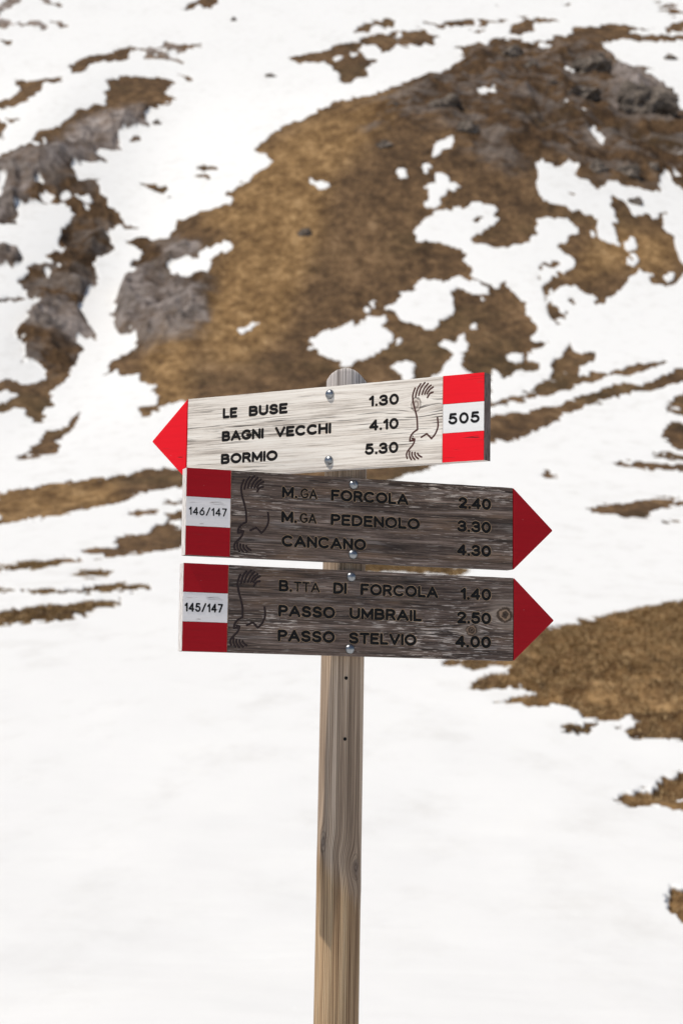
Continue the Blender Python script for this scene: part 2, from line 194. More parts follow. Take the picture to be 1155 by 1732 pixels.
 ('snow', [-22.36,250.0,-22.02,252.0,-20.92,252.6,-18.01,249.6,-17.96,251.9,-16.69,252.3,-15.6,253.3,-14.57,252.8,-14.24,251.1,-14.58,249.2,-16.07,248.9,-16.57,247.3,-16.19,245.1,-16.39,242.6,-18.31,243.7,-20.72,245.9,-21.88,248.0]),
 ('snow', [-11.62,217.5,-11.44,219.2,-10.22,221.3,-9.24,221.8,-9.04,220.4,-9.77,218.9,-10.84,216.4,-11.43,216.5]),
 ('snow', [-17.3,182.6,-17.28,181.8,-17.38,181.5,-17.55,181.5,-17.74,182.1,-17.87,182.8,-17.89,183.6,-17.79,184.0,-17.61,183.9,-17.42,183.3]),
 ('bare', [11.12,182.2,14.07,185.6,15.67,187.3,16.81,188.6,18.48,190.6,19.04,193.3,21.11,196.7,21.78,200.1,22.24,205.3,23.34,206.8,24.72,211.5,25.06,207.5,26.98,207.3,26.06,204.2,24.54,200.9,24.43,198.1,25.26,198.1,27.33,199.2,29.24,201.5,32.3,203.8,34.16,204.6,32.09,201.1,29.94,198.9,27.37,197.3,24.81,194.7,22.09,191.9,18.74,188.6,15.47,185.0,13.92,183.6]),
 ('mottled', [20.44,194.9,22.51,200.1,23.05,199.6,21.41,195.7]),
 ('bare', [15.11,180.8,17.35,181.9,19.7,183.9,21.79,187.0,24.92,190.6,27.42,193.6,29.67,194.2,31.99,197.2,34.13,200.6,35.12,201.4,39.81,205.1,38.53,198.6,34.13,195.9,32.63,193.7,31.09,191.8,27.7,189.2,24.33,186.2,22.24,183.4,20.37,181.1,19.67,177.3,18.49,174.3,17.3,171.9,15.75,168.1,13.92,166.8,12.54,165.2,10.07,157.8,7.91,152.6,6.6,149.1,4.93,145.9,1.79,140.2,-0.72,137.3,-7.19,135.1,-11.19,139.5,-13.6,135.2,-14.41,130.2,-16.85,125.1,-19.08,119.0,-20.13,116.5,-21.68,113.6,-25.33,132.6,-23.59,136.2,-22.17,138.3,-20.87,141.5,-19.17,143.1,-15.81,147.3,-12.87,149.6,-8.08,151.6,-0.81,155.0,2.06,161.2,6.21,168.4,11.86,177.0]),
 ('bare', [38.79,199.9,33.21,190.7,31.63,186.2,30.79,184.0,30.22,179.7,29.15,174.3,27.28,168.1,27.57,164.2,27.63,160.8,27.74,159.8,29.92,155.0]),
 ('bare', [24.97,158.5,26.27,158.8,27.32,157.4,30.32,157.1,29.92,155.0,26.95,155.4,25.49,156.4]),
 ('bare', [20.6,153.3,23.0,153.6,26.46,152.6,29.38,152.2,28.69,148.7,25.85,149.1,24.12,149.4,22.53,150.5]),
 ('bare', [14.45,147.0,15.35,148.0,16.09,146.3,15.16,144.1]),
 ('bare', [15.57,125.7,16.75,127.5,19.59,131.1,20.79,132.2,22.7,131.1,25.04,130.1,24.62,127.9,22.19,128.2,21.34,127.5,19.48,123.5,18.71,121.0,17.59,121.0,16.9,122.8,15.72,124.2]),
 ('bare', [18.78,120.2,19.41,118.4,20.41,118.1,22.71,118.1,22.43,116.6,19.35,117.0]),
 ('bare', [-13.36,121.4,-12.49,124.3,-11.3,124.3,-11.21,121.7,-12.08,120.3]),
 ('bare', [-11.62,129.0,-10.52,131.2,-8.6,131.9,-8.33,127.9,-10.34,129.0]),
 ('bare', [-13.1,100.7,-12.54,103.0,-11.61,104.0,-12.42,108.8,-11.95,110.2,-11.1,110.6,-10.71,113.8,-10.21,117.4,-10.76,122.4,-9.93,123.9,-6.49,122.1,-3.27,112.0,-5.48,103.3,-8.23,103.0,-9.04,100.6,-10.43,99.0,-11.53,95.5,-13.14,93.0,-13.82,91.0,-15.64,90.7,-17.03,89.5,-17.39,91.4,-15.75,91.4,-15.34,92.3,-14.93,93.9,-14.1,95.5,-13.19,96.1,-12.18,95.2,-11.5,96.1,-11.49,97.7,-12.8,100.0]),
 ('mottled', [-10.44,119.2,-9.6,119.9,-9.11,113.8,-9.79,113.8]),
 ('bare', [-11.64,86.0,-11.24,89.4,-10.35,89.0,-10.02,84.5,-10.8,84.6]),
 ('bare', [0.62,92.6,1.2,94.5,3.42,93.6,6.26,90.3,4.77,87.5,1.14,89.5]),
 ('bare', [-15.19,79.88,-13.4,77.8,-12.13,75.94,-11.1,75.87,-10.58,76.57,-9.76,77.6,-8.55,77.56,-7.68,76.71,-7.14,76.18,-7.92,75.33,-9.4,74.79,-11.32,74.68]),
 ('bare', [-14.97,78.72,-13.26,76.99,-12.56,75.69,-14.63,76.94]),
 ('bare', [-13.0,68.5,-12.01,69.84,-10.74,70.88,-9.54,71.88,-8.52,72.62,-8.05,72.34,-8.0,71.29,-8.75,69.71,-8.7,68.2,-10.19,67.31,-11.33,65.95,-12.27,64.69]),
 ('bare', [14.43,75.36,12.87,74.81,12.23,74.54,10.98,72.06,9.9,70.39,8.78,68.06,7.77,66.65,6.84,65.23,5.49,61.0,4.58,56.58,4.08,52.79,3.51,53.16,2.69,52.57,2.64,50.88,3.33,50.4,3.94,50.91,4.29,50.26,4.16,49.25,3.91,48.0,3.51,46.66,3.14,46.1,2.85,45.19,3.02,44.32,3.69,44.25,4.03,43.13,4.24,42.46,3.91,41.83,3.49,41.73,3.14,41.2,3.59,40.61,3.91,39.58,4.38,39.78,4.58,39.38,4.63,38.48,4.52,37.76,5.01,37.25,5.4,37.78,5.56,37.39,5.45,36.72,5.05,35.39,5.03,34.72,5.35,34.54,5.84,34.2,6.41,33.73]),
 ('bare', [3.95,36.0,4.2,36.8,4.48,36.74,4.78,36.86,4.36,35.39,4.03,35.34]),
 ('bare', [4.89,36.38,5.21,36.5,5.07,36.26]),
 ('bare', [3.65,26.99,3.91,27.7,4.23,28.16,4.46,28.29,4.5,28.9,4.73,29.59,5.15,30.23,6.0,31.63,4.58,24.2,4.35,25.56,4.19,25.95,4.14,26.27,3.76,26.09]),
 ('bare', [2.66,16.68,2.8,17.4,2.94,17.97,3.04,17.96,3.49,18.53,2.7,14.37,2.65,15.67,2.62,16.12]),
]
SCREE = [
 [-55.04,282.8,-47.58,289.5,-43.88,300.2,-42.29,308.5,-39.94,316.0,-37.3,322.3,-33.34,327.0,-31.45,313.6,-34.31,301.1,-37.0,293.5,-40.22,287.7,-43.92,278.1,-45.06,269.9,-44.43,261.7,-50.05,257.9],
 [-49.1,253.2,-42.37,254.4,-40.37,246.3,-47.26,244.0],
 [-37.38,229.5,-36.88,235.0,-34.26,236.7,-31.76,234.3,-28.35,227.2,-30.13,222.7,-33.63,223.4,-35.71,223.7],
 [-32.45,250.0,-31.0,250.6,-30.95,244.4,-32.67,240.8,-33.72,245.5],
 [-27.81,243.0,-27.33,248.4,-25.59,249.8,-21.36,244.8,-16.91,234.8,-15.1,224.1,-16.48,220.0,-18.99,218.3,-21.64,218.5,-23.01,222.1,-26.18,229.2,-27.4,237.1],
 [-23.28,253.3,-22.98,258.3,-19.3,256.4,-17.78,251.5,-21.28,252.3],
 [52.91,372.1,55.47,362.8,56.79,350.6,57.47,336.0,56.56,322.3,51.83,314.7,48.02,311.9,45.48,317.3,47.47,338.1],
 [-39.84,383.7,-32.95,385.9,-30.13,369.2,-37.36,371.0],
 [-85.61,435.4,-65.82,446.8,-58.73,407.8,-78.17,398.3],
]
RUGGED = [
 [30.83,396.6,38.97,392.6,50.9,391.4,52.91,372.1,57.27,356.8,57.49,333.2,64.04,325.1,53.99,275.4,38.91,269.8,33.09,269.3,33.13,276.1,26.96,273.5,22.96,266.2,18.65,274.1,14.44,289.9,3.67,282.3,2.07,299.5,12.36,328.5,24.66,377.3],
 [-30.55,263.2,-22.11,261.8,-15.74,238.5,-14.75,219.1,-21.19,214.1,-26.92,229.5],
 [-56.33,289.2,-32.86,327.3,-30.34,312.0,-36.43,285.8,-29.96,267.8,-28.69,207.8,-38.45,199.9],
]
STRAW = [
 [-13.91,288.9,-1.64,305.1,11.88,316.0,5.43,284.1,-1.44,270.3,-2.86,250.6,-6.41,217.3,-10.88,203.0,-15.02,209.2,-16.51,239.1,-13.76,254.7,-19.89,264.0,-13.34,277.4],
 [4.09,54.49,8.86,70.4,14.93,77.98,6.44,33.88,4.47,37.49,3.32,41.11],
 [4.12,30.85,6.0,31.63,2.58,13.72,1.9,14.37],
 [-27.31,142.8,-16.84,148.6,-14.31,126.5,-21.4,112.2],
 [-23.14,226.6,-16.48,220.0,-14.53,187.2,-18.01,182.6],
 [34.19,253.7,44.04,252.8,39.79,237.2,35.25,240.5,27.07,233.2],
]
ROCKS = [  # x, y on the ground, width and height in metres, label
 (-23.20, 414.82, 1.24, 1.36, 'small dark stone alone in the upper snowfield above the sign'),
 (-12.86, 350.34, 2.09, 1.04, 'lone brown boulder in the snowfield left of the knoll crest'),
 (-30.08, 315.24, 1.41, 1.13, 'brown stone poking from the snow at the rim of the left scree slope'),
 (-24.70, 278.77, 0.75, 0.42, 'tiny dark stone in the snow right of the thin bare sliver'),
 (49.94, 316.69, 9.06, 5.92, 'large grey slabby crag at the right edge of the rocky summit'),
 (15.46, 295.80, 5.47, 1.94, 'long dark leaning rock on the upper flank of the knoll'),
 (8.10, 295.45, 2.29, 2.29, 'blue grey lump of rock low on the shoulder of the knoll crest'),
 (32.55, 372.09, 4.67, 2.89, 'dark brown outcrop at the very top of the knoll'),
 (47.10, 358.55, 7.53, 3.87, 'broad brown rock on the summit just left of the grey crag'),
 (40.22, 321.70, 5.79, 2.51, 'greenish grey rock below the broad brown summit rock'),
 (18.44, 283.37, 3.38, 2.03, 'bluish rock above the steep narrow snow streak'),
 (35.97, 327.88, 3.53, 1.96, 'black shadowed rock between two small snow spots'),
 (63.75, 371.91, 2.47, 1.12, 'dark flat stone in the snow patch at the top right'),
 (40.19, 272.78, 3.28, 2.46, 'reddish brown rock over the long snow tongue on the right'),
 (35.98, 272.40, 2.94, 2.13, 'pale brown boulder beside the snow corner right of the knoll'),
 (35.30, 356.21, 3.62, 2.13, 'grey boulder left of the small snow spot near the summit'),
 (-4.71, 251.55, 1.65, 1.20, 'ring shaped low stone in the middle of the golden slope'),
 (39.83, 262.63, 1.90, 1.26, 'dark rock above the small twin snow drops on the right'),
 (6.18, 278.56, 2.16, 1.49, 'dark stone in the grass under the blue grey lump'),
 (44.33, 277.75, 2.51, 1.84, 'brown crag piece at the right rim above the snow tongue'),
]# ---------------------------------------------------------------- terrain shape (metres, x right, y into the valley, z up)
PY = np.array([-60,-20,0,5,11,16,24,36,48,68,95,130,165,195,235,275,320,370,440,600,800,1000,1300], float)
PZ = np.array([-2.2,-.3,0,0,.01,.139,.475,1.55,2.92,5.5,9.9,16.9,26,36.4,54.3,76.2,103,130.6,168.7,250,350,420,380], float)
def pchip(X, Y):
    h = np.diff(X); d = np.diff(Y)/h
    m = np.zeros_like(Y); m[0] = d[0]; m[-1] = d[-1]
    for i in range(1, len(X)-1):
        if d[i-1]*d[i] > 0:
            w1 = 2*h[i]+h[i-1]; w2 = h[i]+2*h[i-1]
            m[i] = (w1+w2)/(w1/d[i-1]+w2/d[i])
    def f(q):
        q = np.clip(q, X[0], X[-1]); i = np.clip(np.searchsorted(X, q)-1, 0, len(X)-2)
        t = (q-X[i])/h[i]
        return ((2*t**3-3*t**2+1)*Y[i]+(t**3-2*t**2+t)*h[i]*m[i]+(-2*t**3+3*t**2)*Y[i+1]+(t**3-t**2)*h[i]*m[i+1])
    return f
prof = pchip(PY, PZ)
def g2(x, y, cx, cy, sx, sy, a): return a*np.exp(-((x-cx)/sx)**2-((y-cy)/sy)**2)
def base_h(x, y):
    z = prof(y)
    z = z + g2(x, y, 17, 290, 34, 48, 9.0)            # the grassy knoll
    z = z - g2(x, y, -28, 240, 9, 60, 3.2)            # gully left of it
    z = z + g2(x, y, -48, 300, 12, 60, 3.0)
    z = z + g2(x, y, 8.5, 44, 5.0, 8.0, .45)          # hummock on the right
    z = z + g2(x, y, -9, 78, 9, 7, .5)
    z = z + .06*np.sin(x*.31+1)*np.sin(y*.23)*np.exp(-(np.hypot(x, y)/60)**2)
    far = np.clip((np.hypot(x, y)-420)/400, 0, 1)
    z = z + far*30*(np.sin(x*.011+.7)*np.cos(y*.009))
    return z
# ---------------------------------------------------------------- patches laid out on the land
FC = 3360.0                                            # chart cells per radian seen from the path: fine near, coarse far
CW, CH, CX0, CY0 = 1290, 1900, 645, 1340
def chart(x, y):
    D = np.hypot(x, y); t = (base_h(x, y)-EYE)/np.maximum(D, .1)
    return np.arctan2(x, y)*FC+CX0, CY0-t*FC
def fill(img, poly, val):
    p = np.array(poly, float).reshape(-1, 2); u, v = chart(p[:, 0], p[:, 1])
    x0, x1 = int(max(0, u.min()-1)), int(min(CW, u.max()+2)); y0, y1 = int(max(0, v.min()-1)), int(min(CH, v.max()+2))
    if x1 <= x0 or y1 <= y0: return
    X, Y = np.meshgrid(np.arange(x0, x1)+.5, np.arange(y0, y1)+.5); ins = np.zeros(X.shape, bool)
    n = len(u)
    for i in range(n):
        a, b, c, d = u[i], v[i], u[(i+1) % n], v[(i+1) % n]
        if b == d: continue
        ins ^= ((Y > b) != (Y > d)) & (X < (c-a)*(Y-b)/(d-b)+a)
    img[y0:y1, x0:x1][ins] = val
def blur(a, r, times=2):
    for _ in range(times):
        for ax in (0, 1):
            q = np.pad(a, [(r+1, r) if k == ax else (0, 0) for k in (0, 1)], mode='edge'); c = np.cumsum(q, axis=ax)
            a = (np.take(c, range(2*r+1, c.shape[ax]), ax)-np.take(c, range(0, c.shape[ax]-2*r-1), ax))/(2*r+1)
    return a
def samp(img, u, v):
    u = np.clip(u-.5, 0, CW-1.001); v = np.clip(v-.5, 0, CH-1.001); i = u.astype(int); j = v.astype(int); a = u-i; b = v-j
    return (img[j, i]*(1-a)+img[j, i+1]*a)*(1-b)+(img[j+1, i]*(1-a)+img[j+1, i+1]*a)*b
snow_i = np.ones((CH, CW)); mot_i = np.zeros((CH, CW)); scree_i = np.zeros((CH, CW)); rug_i = np.zeros((CH, CW)); straw_i = np.zeros((CH, CW))
for kind, p in OUTLINES:
    if kind == 'mottled': fill(mot_i, p, 1.)
    else: fill(snow_i, p, 1. if kind == 'snow' else 0.); fill(mot_i, p, 0.)
for im, L in ((scree_i, SCREE), (rug_i, RUGGED), (straw_i, STRAW)):
    for p in L: fill(im, p, 1.)
soft_i = blur(snow_i, 5); snow_i = blur(snow_i, 1, 1); mot_i = blur(mot_i, 3); scree_i = blur(scree_i, 6); rug_i = blur(rug_i, 14); straw_i = blur(straw_i, 16)

# ---------------------------------------------------------------- value noise for the relief
_G = np.random.RandomState(11).rand(256, 256)*2-1
def vn(x, y, lam, seed=0):
    x = x/lam+seed*17.31; y = y/lam+seed*9.17; i = np.floor(x).astype(int); j = np.floor(y).astype(int); a = x-i; b = y-j
    a = a*a*a*(a*(a*6-15)+10); b = b*b*b*(b*(b*6-15)+10); g = lambda p, q: _G[p & 255, q & 255]
    return (g(i, j)*(1-a)+g(i+1, j)*a)*(1-b)+(g(i, j+1)*(1-a)+g(i+1, j+1)*a)*b
def fb(x, y, D, lo, hi, seed=0, ridged=False, slope=.12, px=1/1500.):
    """sum of octaves whose wavelength lies between lo*D and hi*D metres"""
    out = np.zeros_like(x); lam = 40.
    k = 0
    while lam > .03:
        wgt = np.clip((lam/(D*lo)-1), 0, 1)*np.clip(2-lam/(D*hi), 0, 1)
        if wgt.max() > 0:
            c, s = math.cos(k*1.1), math.sin(k*1.1)
            n = vn(x*c-y*s, x*s+y*c, lam, seed+k)
            if ridged: n = 1-2*np.abs(n)
            out += wgt*n*lam*slope
        lam /= 1.9; k += 1
    return out

# ---------------------------------------------------------------- the ground: one sheet, fine where the path looks
def ground():
    az = np.concatenate([np.linspace(-180, -60, 25)[:-1], np.linspace(-60, -16, 45)[:-1], np.linspace(-16, -10.4, 60)[:-1], np.linspace(-10.4, 10.4, 640), np.linspace(10.4, 16, 60)[1:], np.linspace(16, 60, 45)[1:], np.linspace(60, 180, 25)[1:-1]])
    az = np.radians(az); ncol = len(az)
    # rows: equal steps of the slope seen from the path
    Df = np.concatenate([np.linspace(9.5, 60, 4000), np.linspace(60, 520, 20000)]); tt = (prof(Df)-EYE)/Df; tt = np.maximum.accumulate(tt)
    nr = 900; rows = np.interp(np.linspace(tt[0], tt[-1], nr), tt, Df)
    rows = np.concatenate([[.25, .6, 1., 1.6, 2.4, 3.2, 4, 4.8, 5.6, 6.4, 7.2, 8, 8.6, 9.1], rows, [535, 560, 600, 650, 710, 780, 860, 950, 1060, 1200, 1500, 2200]])
    nr = len(rows)
    A, Dm = np.meshgrid(az, rows); x = (np.sin(A)*Dm).ravel(); y = (np.cos(A)*Dm).ravel(); D = Dm.ravel()
    h = base_h(x, y)
    u, v = chart(x, y)
    e = fb(x, y*.4, D, .0012, .02, 3)/D/.12                # ragged rims
    e2 = fb(x, y*.4, D, .001, .008, 9)/D/.12
    e3 = fb(x, y*.5, D, .0007, .0035, 77)/D/.12; e4 = fb(x, y*.5, D, .0007, .0035, 88)/D/.12
    ju = u+e*FC*.07+e3*FC*.36; jv = v+fb(x, y*.4, D, .0012, .012, 21)/D/.12*FC*.06+e4*FC*.28
    s = samp(snow_i, ju, jv)
    sn = s+e2*11
    m = samp(mot_i, u, v); mn = .5+(e3*260+e2*70)
    snow = np.clip((sn-.585)*1.7+.5, 0, 1)
    snow = snow*(1-m)+m*np.clip((mn-.42)*3+.5, 0, 1)
    off = np.clip((np.maximum(np.abs(u-CX0)-616, CY0-v-1340)+e*FC*.9)/18, 0, 1)   # past the traced land: patches go on at random
    off[D < 25] = np.clip((np.abs(A.ravel()[D < 25])-.3)/.3, 0, 1)
    gen = vn(x, y, 60, 4)+.6*vn(x, y, 22, 5)+.4*vn(x, y, 9, 6)+.25*vn(x, y, 3.5, 7)
    gen = np.clip((gen+.3+e*18)*5+.5, 0, 1)
    snow = snow*(1-off)+gen*off
    rug = samp(rug_i, u, v); scr = samp(scree_i, ju, jv); straw = samp(straw_i, u, v)
    bare = 1-snow
    # relief
    far = np.clip((D-20)/80, 0, 1)
    deep = bare*np.clip(1.15-samp(soft_i, u, v)*1.3, 0, 1)
    tus = fb(x, y*.55, D, .0009, .010, 31, slope=.16)   # tussocks
    rid = fb(x, y*.6, D, .0012, .025, 41, ridged=True, slope=.13)
    lump = fb(x, y*.45, D, .004, .022, 35, slope=.11)
    d = deep*(tus*(.55+.7*(1-far))+lump*deep*(1-far)*2.6*np.clip((D-12)/25, 0, 1)+lump*far*.3)+deep*rug*rid*1.2+deep*scr*rid*.6
    d += fb(x, y, D, .004, .05, 51, slope=.006)*(1-.6*bare)
    # near snow: wind and melt ripples
    nearm = np.clip(1-D/60, 0, 1)
    d += snow*nearm*(.012*vn(x*.55, y, .55, 61)+.006*vn(x*.5, y, .23, 62)+.06*vn(x, y*.7, 2.3, 63)+.03*vn(x, y*.6, 1.1, 64))
    lip = snow
    d += lip*(.03+.0005*D)
    z = h+d
    # the post stands in a small melt hollow
    V = np.c_[x, y, z]
    V = np.vstack([V, [0, 0, float(base_h(np.array([0.]), np.array([0.]))[0])]])
    idx = np.arange(nr*ncol).reshape(nr, ncol); a = idx[:-1, :]; b = idx[1:, :]
    a2 = np.roll(a, -1, 1); b2 = np.roll(b, -1, 1)
    quads = np.stack([a, a2, b2, b], -1).reshape(-1, 4)
    tri = np.stack([np.full(ncol, nr*ncol), np.roll(idx[0], -1), idx[0]], -1)
    me = bpy.data.meshes.new('ground'); me.vertices.add(len(V)); me.vertices.foreach_set('co', V.astype(np.float32).ravel())
    nl = quads.size+tri.size; me.loops.add(nl)
    me.loops.foreach_set('vertex_index', np.concatenate([quads[:, ::-1].ravel(), tri[:, ::-1].ravel()]).astype(np.int32))
    me.polygons.add(len(quads)+len(tri))
    me.polygons.foreach_set('loop_start', np.concatenate([np.arange(len(quads))*4, quads.size+np.arange(len(tri))*3]).astype(np.int32))
    me.polygons.foreach_set('loop_total', np.concatenate([np.full(len(quads), 4), np.full(len(tri), 3)]).astype(np.int32))
    me.update(calc_edges=True); me.polygons.foreach_set('use_smooth', np.ones(len(me.polygons), bool))
    for n, q in (('snow', snow), ('scree', scr*bare), ('rugged', rug), ('straw', straw)):
        at = me.attributes.new(n, 'FLOAT', 'POINT'); at.data.foreach_set('value', np.append(q, q[0]).astype(np.float32))
    me.validate()
    return me, V[:-1], snow, straw, D, nr, ncol

def ground_mat():
    m = Mat('alpine_ground'); x, y, z = m.coords(); c = m.co
    snow = m.attr('snow'); scree = m.attr('scree'); rug = m.attr('rugged'); straw = m.attr('straw')
    c2 = m.vec(x, y*.38, z*.8); big = m.noise(c2, .07, 4, .6); mid = m.noise(c2, .62, 11, .78, .3); fine = m.noise(c2, 2.0, 9, .8)
    streak = m.noise(m.vec(x*.5+z*.35, y*.12, z*.25), .5, 9, .66)
    q = mid*.72+fine*.42+streak*.28+big*.24-.33
    q = (q-.5)*1.25+.505
    earth = m.ramp(q, (.30, (.030, .018, .010)), (.42, (.072, .044, .024)), (.52, (.125, .075, .038)), (.62, (.20, .122, .062)), (.75, (.33, .22, .125)))
    gold = m.ramp(q, (.30, (.055, .030, .013)), (.42, (.145, .082, .034)), (.52, (.245, .145, .060)), (.62, (.39, .245, .112)), (.75, (.60, .42, .22)))
    nearf = m.ss(y, 75., 45.); clump_light = m.ss(m.noise(c2, 1.6, 5, .62), .44, .56)
    col = m.mix((straw*.85).clamp(), earth, gold); col = m.mix((1-clump_light)*(nearf*.75+.10), col, m.mix(1., col, (.40, .36, .33), 'MULTIPLY'))  # shade between the clumps painted into the grass, strongest up close
    olive = m.ss(m.noise(c, .045, 5, .6), .52, .66)*(1-straw)
    col = m.mix(olive*.5, col, m.mix(.55, col, (.075, .058, .025)))
    stone = m.ramp(m.noise(c, .6, 10, .72)*.7+streak*.3, (.36, (.07, .055, .048)), (.45, (.22, .187, .168)), (.53, (.40, .35, .32)), (.63, (.58, .52, .48)))
    sf = m.ss(m.noise(c2, .22, 6, .65), .36, .60); col = m.mix((scree*(sf*.6+.45)).clamp(), col, stone)
    rk = m.ss(m.noise(c, .16, 6, .62), .46, .60)*rug
    col = m.mix(rug*.65, col, m.mix(1., col, (.44, .41, .40), 'MULTIPLY'))
    col = m.mix(rk*.6, col, m.mix(.62, stone, (.05, .038, .028)))
    dirt = m.ss(m.noise(m.vec(x*.8, y*.22, z), .9, 9, .66)*.7+m.noise(m.vec(x*.12, y*.04, 0), 1, 5, .6)*.3, .48, .72)
    sn = m.mix(dirt*.6, (.785, .78, .76), (.62, .605, .575))
    edge = m.ss(snow+(fine-.5)*.45, .28, .72)
    col = m.mix(edge, col, sn)
    m.bump((mid+fine*.6)*(1-edge)*.6+m.noise(c, 1.5, 4, .5)*.05*edge, .25, .6)
    return m.out(col, .95, 0, .1)
me, GV, gsnow, gstraw, gD, g_nr, g_nc = ground()
link('ground', me, ground_mat(), kind='structure', label='alpine slope of melting snowfields and bare brown grass')

# ---------------------------------------------------------------- dry grass on the nearest bare patches
def tufts():
    rs = np.random.RandomState(3); ok = np.where((gsnow < .25) & (gD > 14) & (gD < 95) & (np.abs(np.arctan2(GV[:, 0], GV[:, 1])) < R(12)) & (GV[:, 1] > 0))[0]
    w = gD[ok]**2; w = w/w.sum(); pick = rs.choice(ok, 9000, p=w); V = []; Fc = []
    for i in pick:
        p = GV[i]; s = gD[i]*.0016+.02
        for _ in range(7):
            a = rs.rand()*6.283; L = s*(.7+rs.rand()); q = p+np.array([rs.randn()*s*.6, rs.randn()*s*.6, -.01]); ww = s*.13
            dx, dy = math.cos(a), math.sin(a); k = len(V); t = q+np.array([dx*L*.7, dy*L*.7, L*.75])
            V += [q+np.array([-dy*ww, dx*ww, 0]), q-np.array([-dy*ww, dx*ww, 0]), t]; Fc.append((k, k+1, k+2))
    m = Mat('dry_grass'); m.coords(); n = m.noise(m.co, 6, 3, .6)
    mat = m.out(m.ramp(n, (.3, (.16, .095, .04)), (.5, (.34, .22, .10)), (.7, (.54, .39, .21))), .8, 0, .15)
    link('dry_grass', mesh_from('dry_grass', V, Fc), mat, kind='stuff', label='short straw coloured grass on the bare ground nearest the sign')
tufts()

# ---------------------------------------------------------------- boulders and crags
def rock_mat():
    m = Mat('lichen_rock'); m.coords(); n = m.noise(m.co, 1.2, 10, .7)*.6+m.noise(m.co, .25, 4, .5)*.4
    m.bump(n, .3, .8)
    return m.out(m.ramp(n, (.36, (.04, .031, .025)), (.46, (.105, .085, .068)), (.56, (.19, .155, .125)), (.68, (.33, .28, .23))), .92, 0, .2)
rm = rock_mat()
from mathutils import noise as mn
for k, (rx, ry, rw, rh, lab) in enumerate(ROCKS):
    bm = bmesh.new(); bmesh.ops.create_icosphere(bm, subdivisions=4, radius=1)
    sx, sz = rw*.5, rh*.62; off = Vector((k*7.3, k*3.1, 0))
    for v in bm.verts:
        p = v.co.copy(); c = mn.cell_vector(p*1.6+off)
        f = 1+.45*mn.noise(p*1.3+off)+.26*mn.noise(p*2.9+off)+.13*mn.noise(p*6+off)+.08*c[0]
        f = max(.4, f); v.co = Vector((p.x*f*sx, p.y*f*sx*.8, p.z*f*sz))
        q = round(v.co.z/(sz*.35))*sz*.35; v.co.z = v.co.z*.6+q*.4
    me = bpy.data.meshes.new('rock'); bm.to_mesh(me); bm.free()
    o = link('rock', me, rm, label=lab, category='rock', group='stones and crags on the far slope')
    z = float(base_h(np.array([rx]), np.array([ry]))[0]); o.location = (rx, ry, z+rh*.05); o.rotation_euler = (random.uniform(-.15, .15), random.uniform(-.3, .3), random.uniform(-.5, .5))

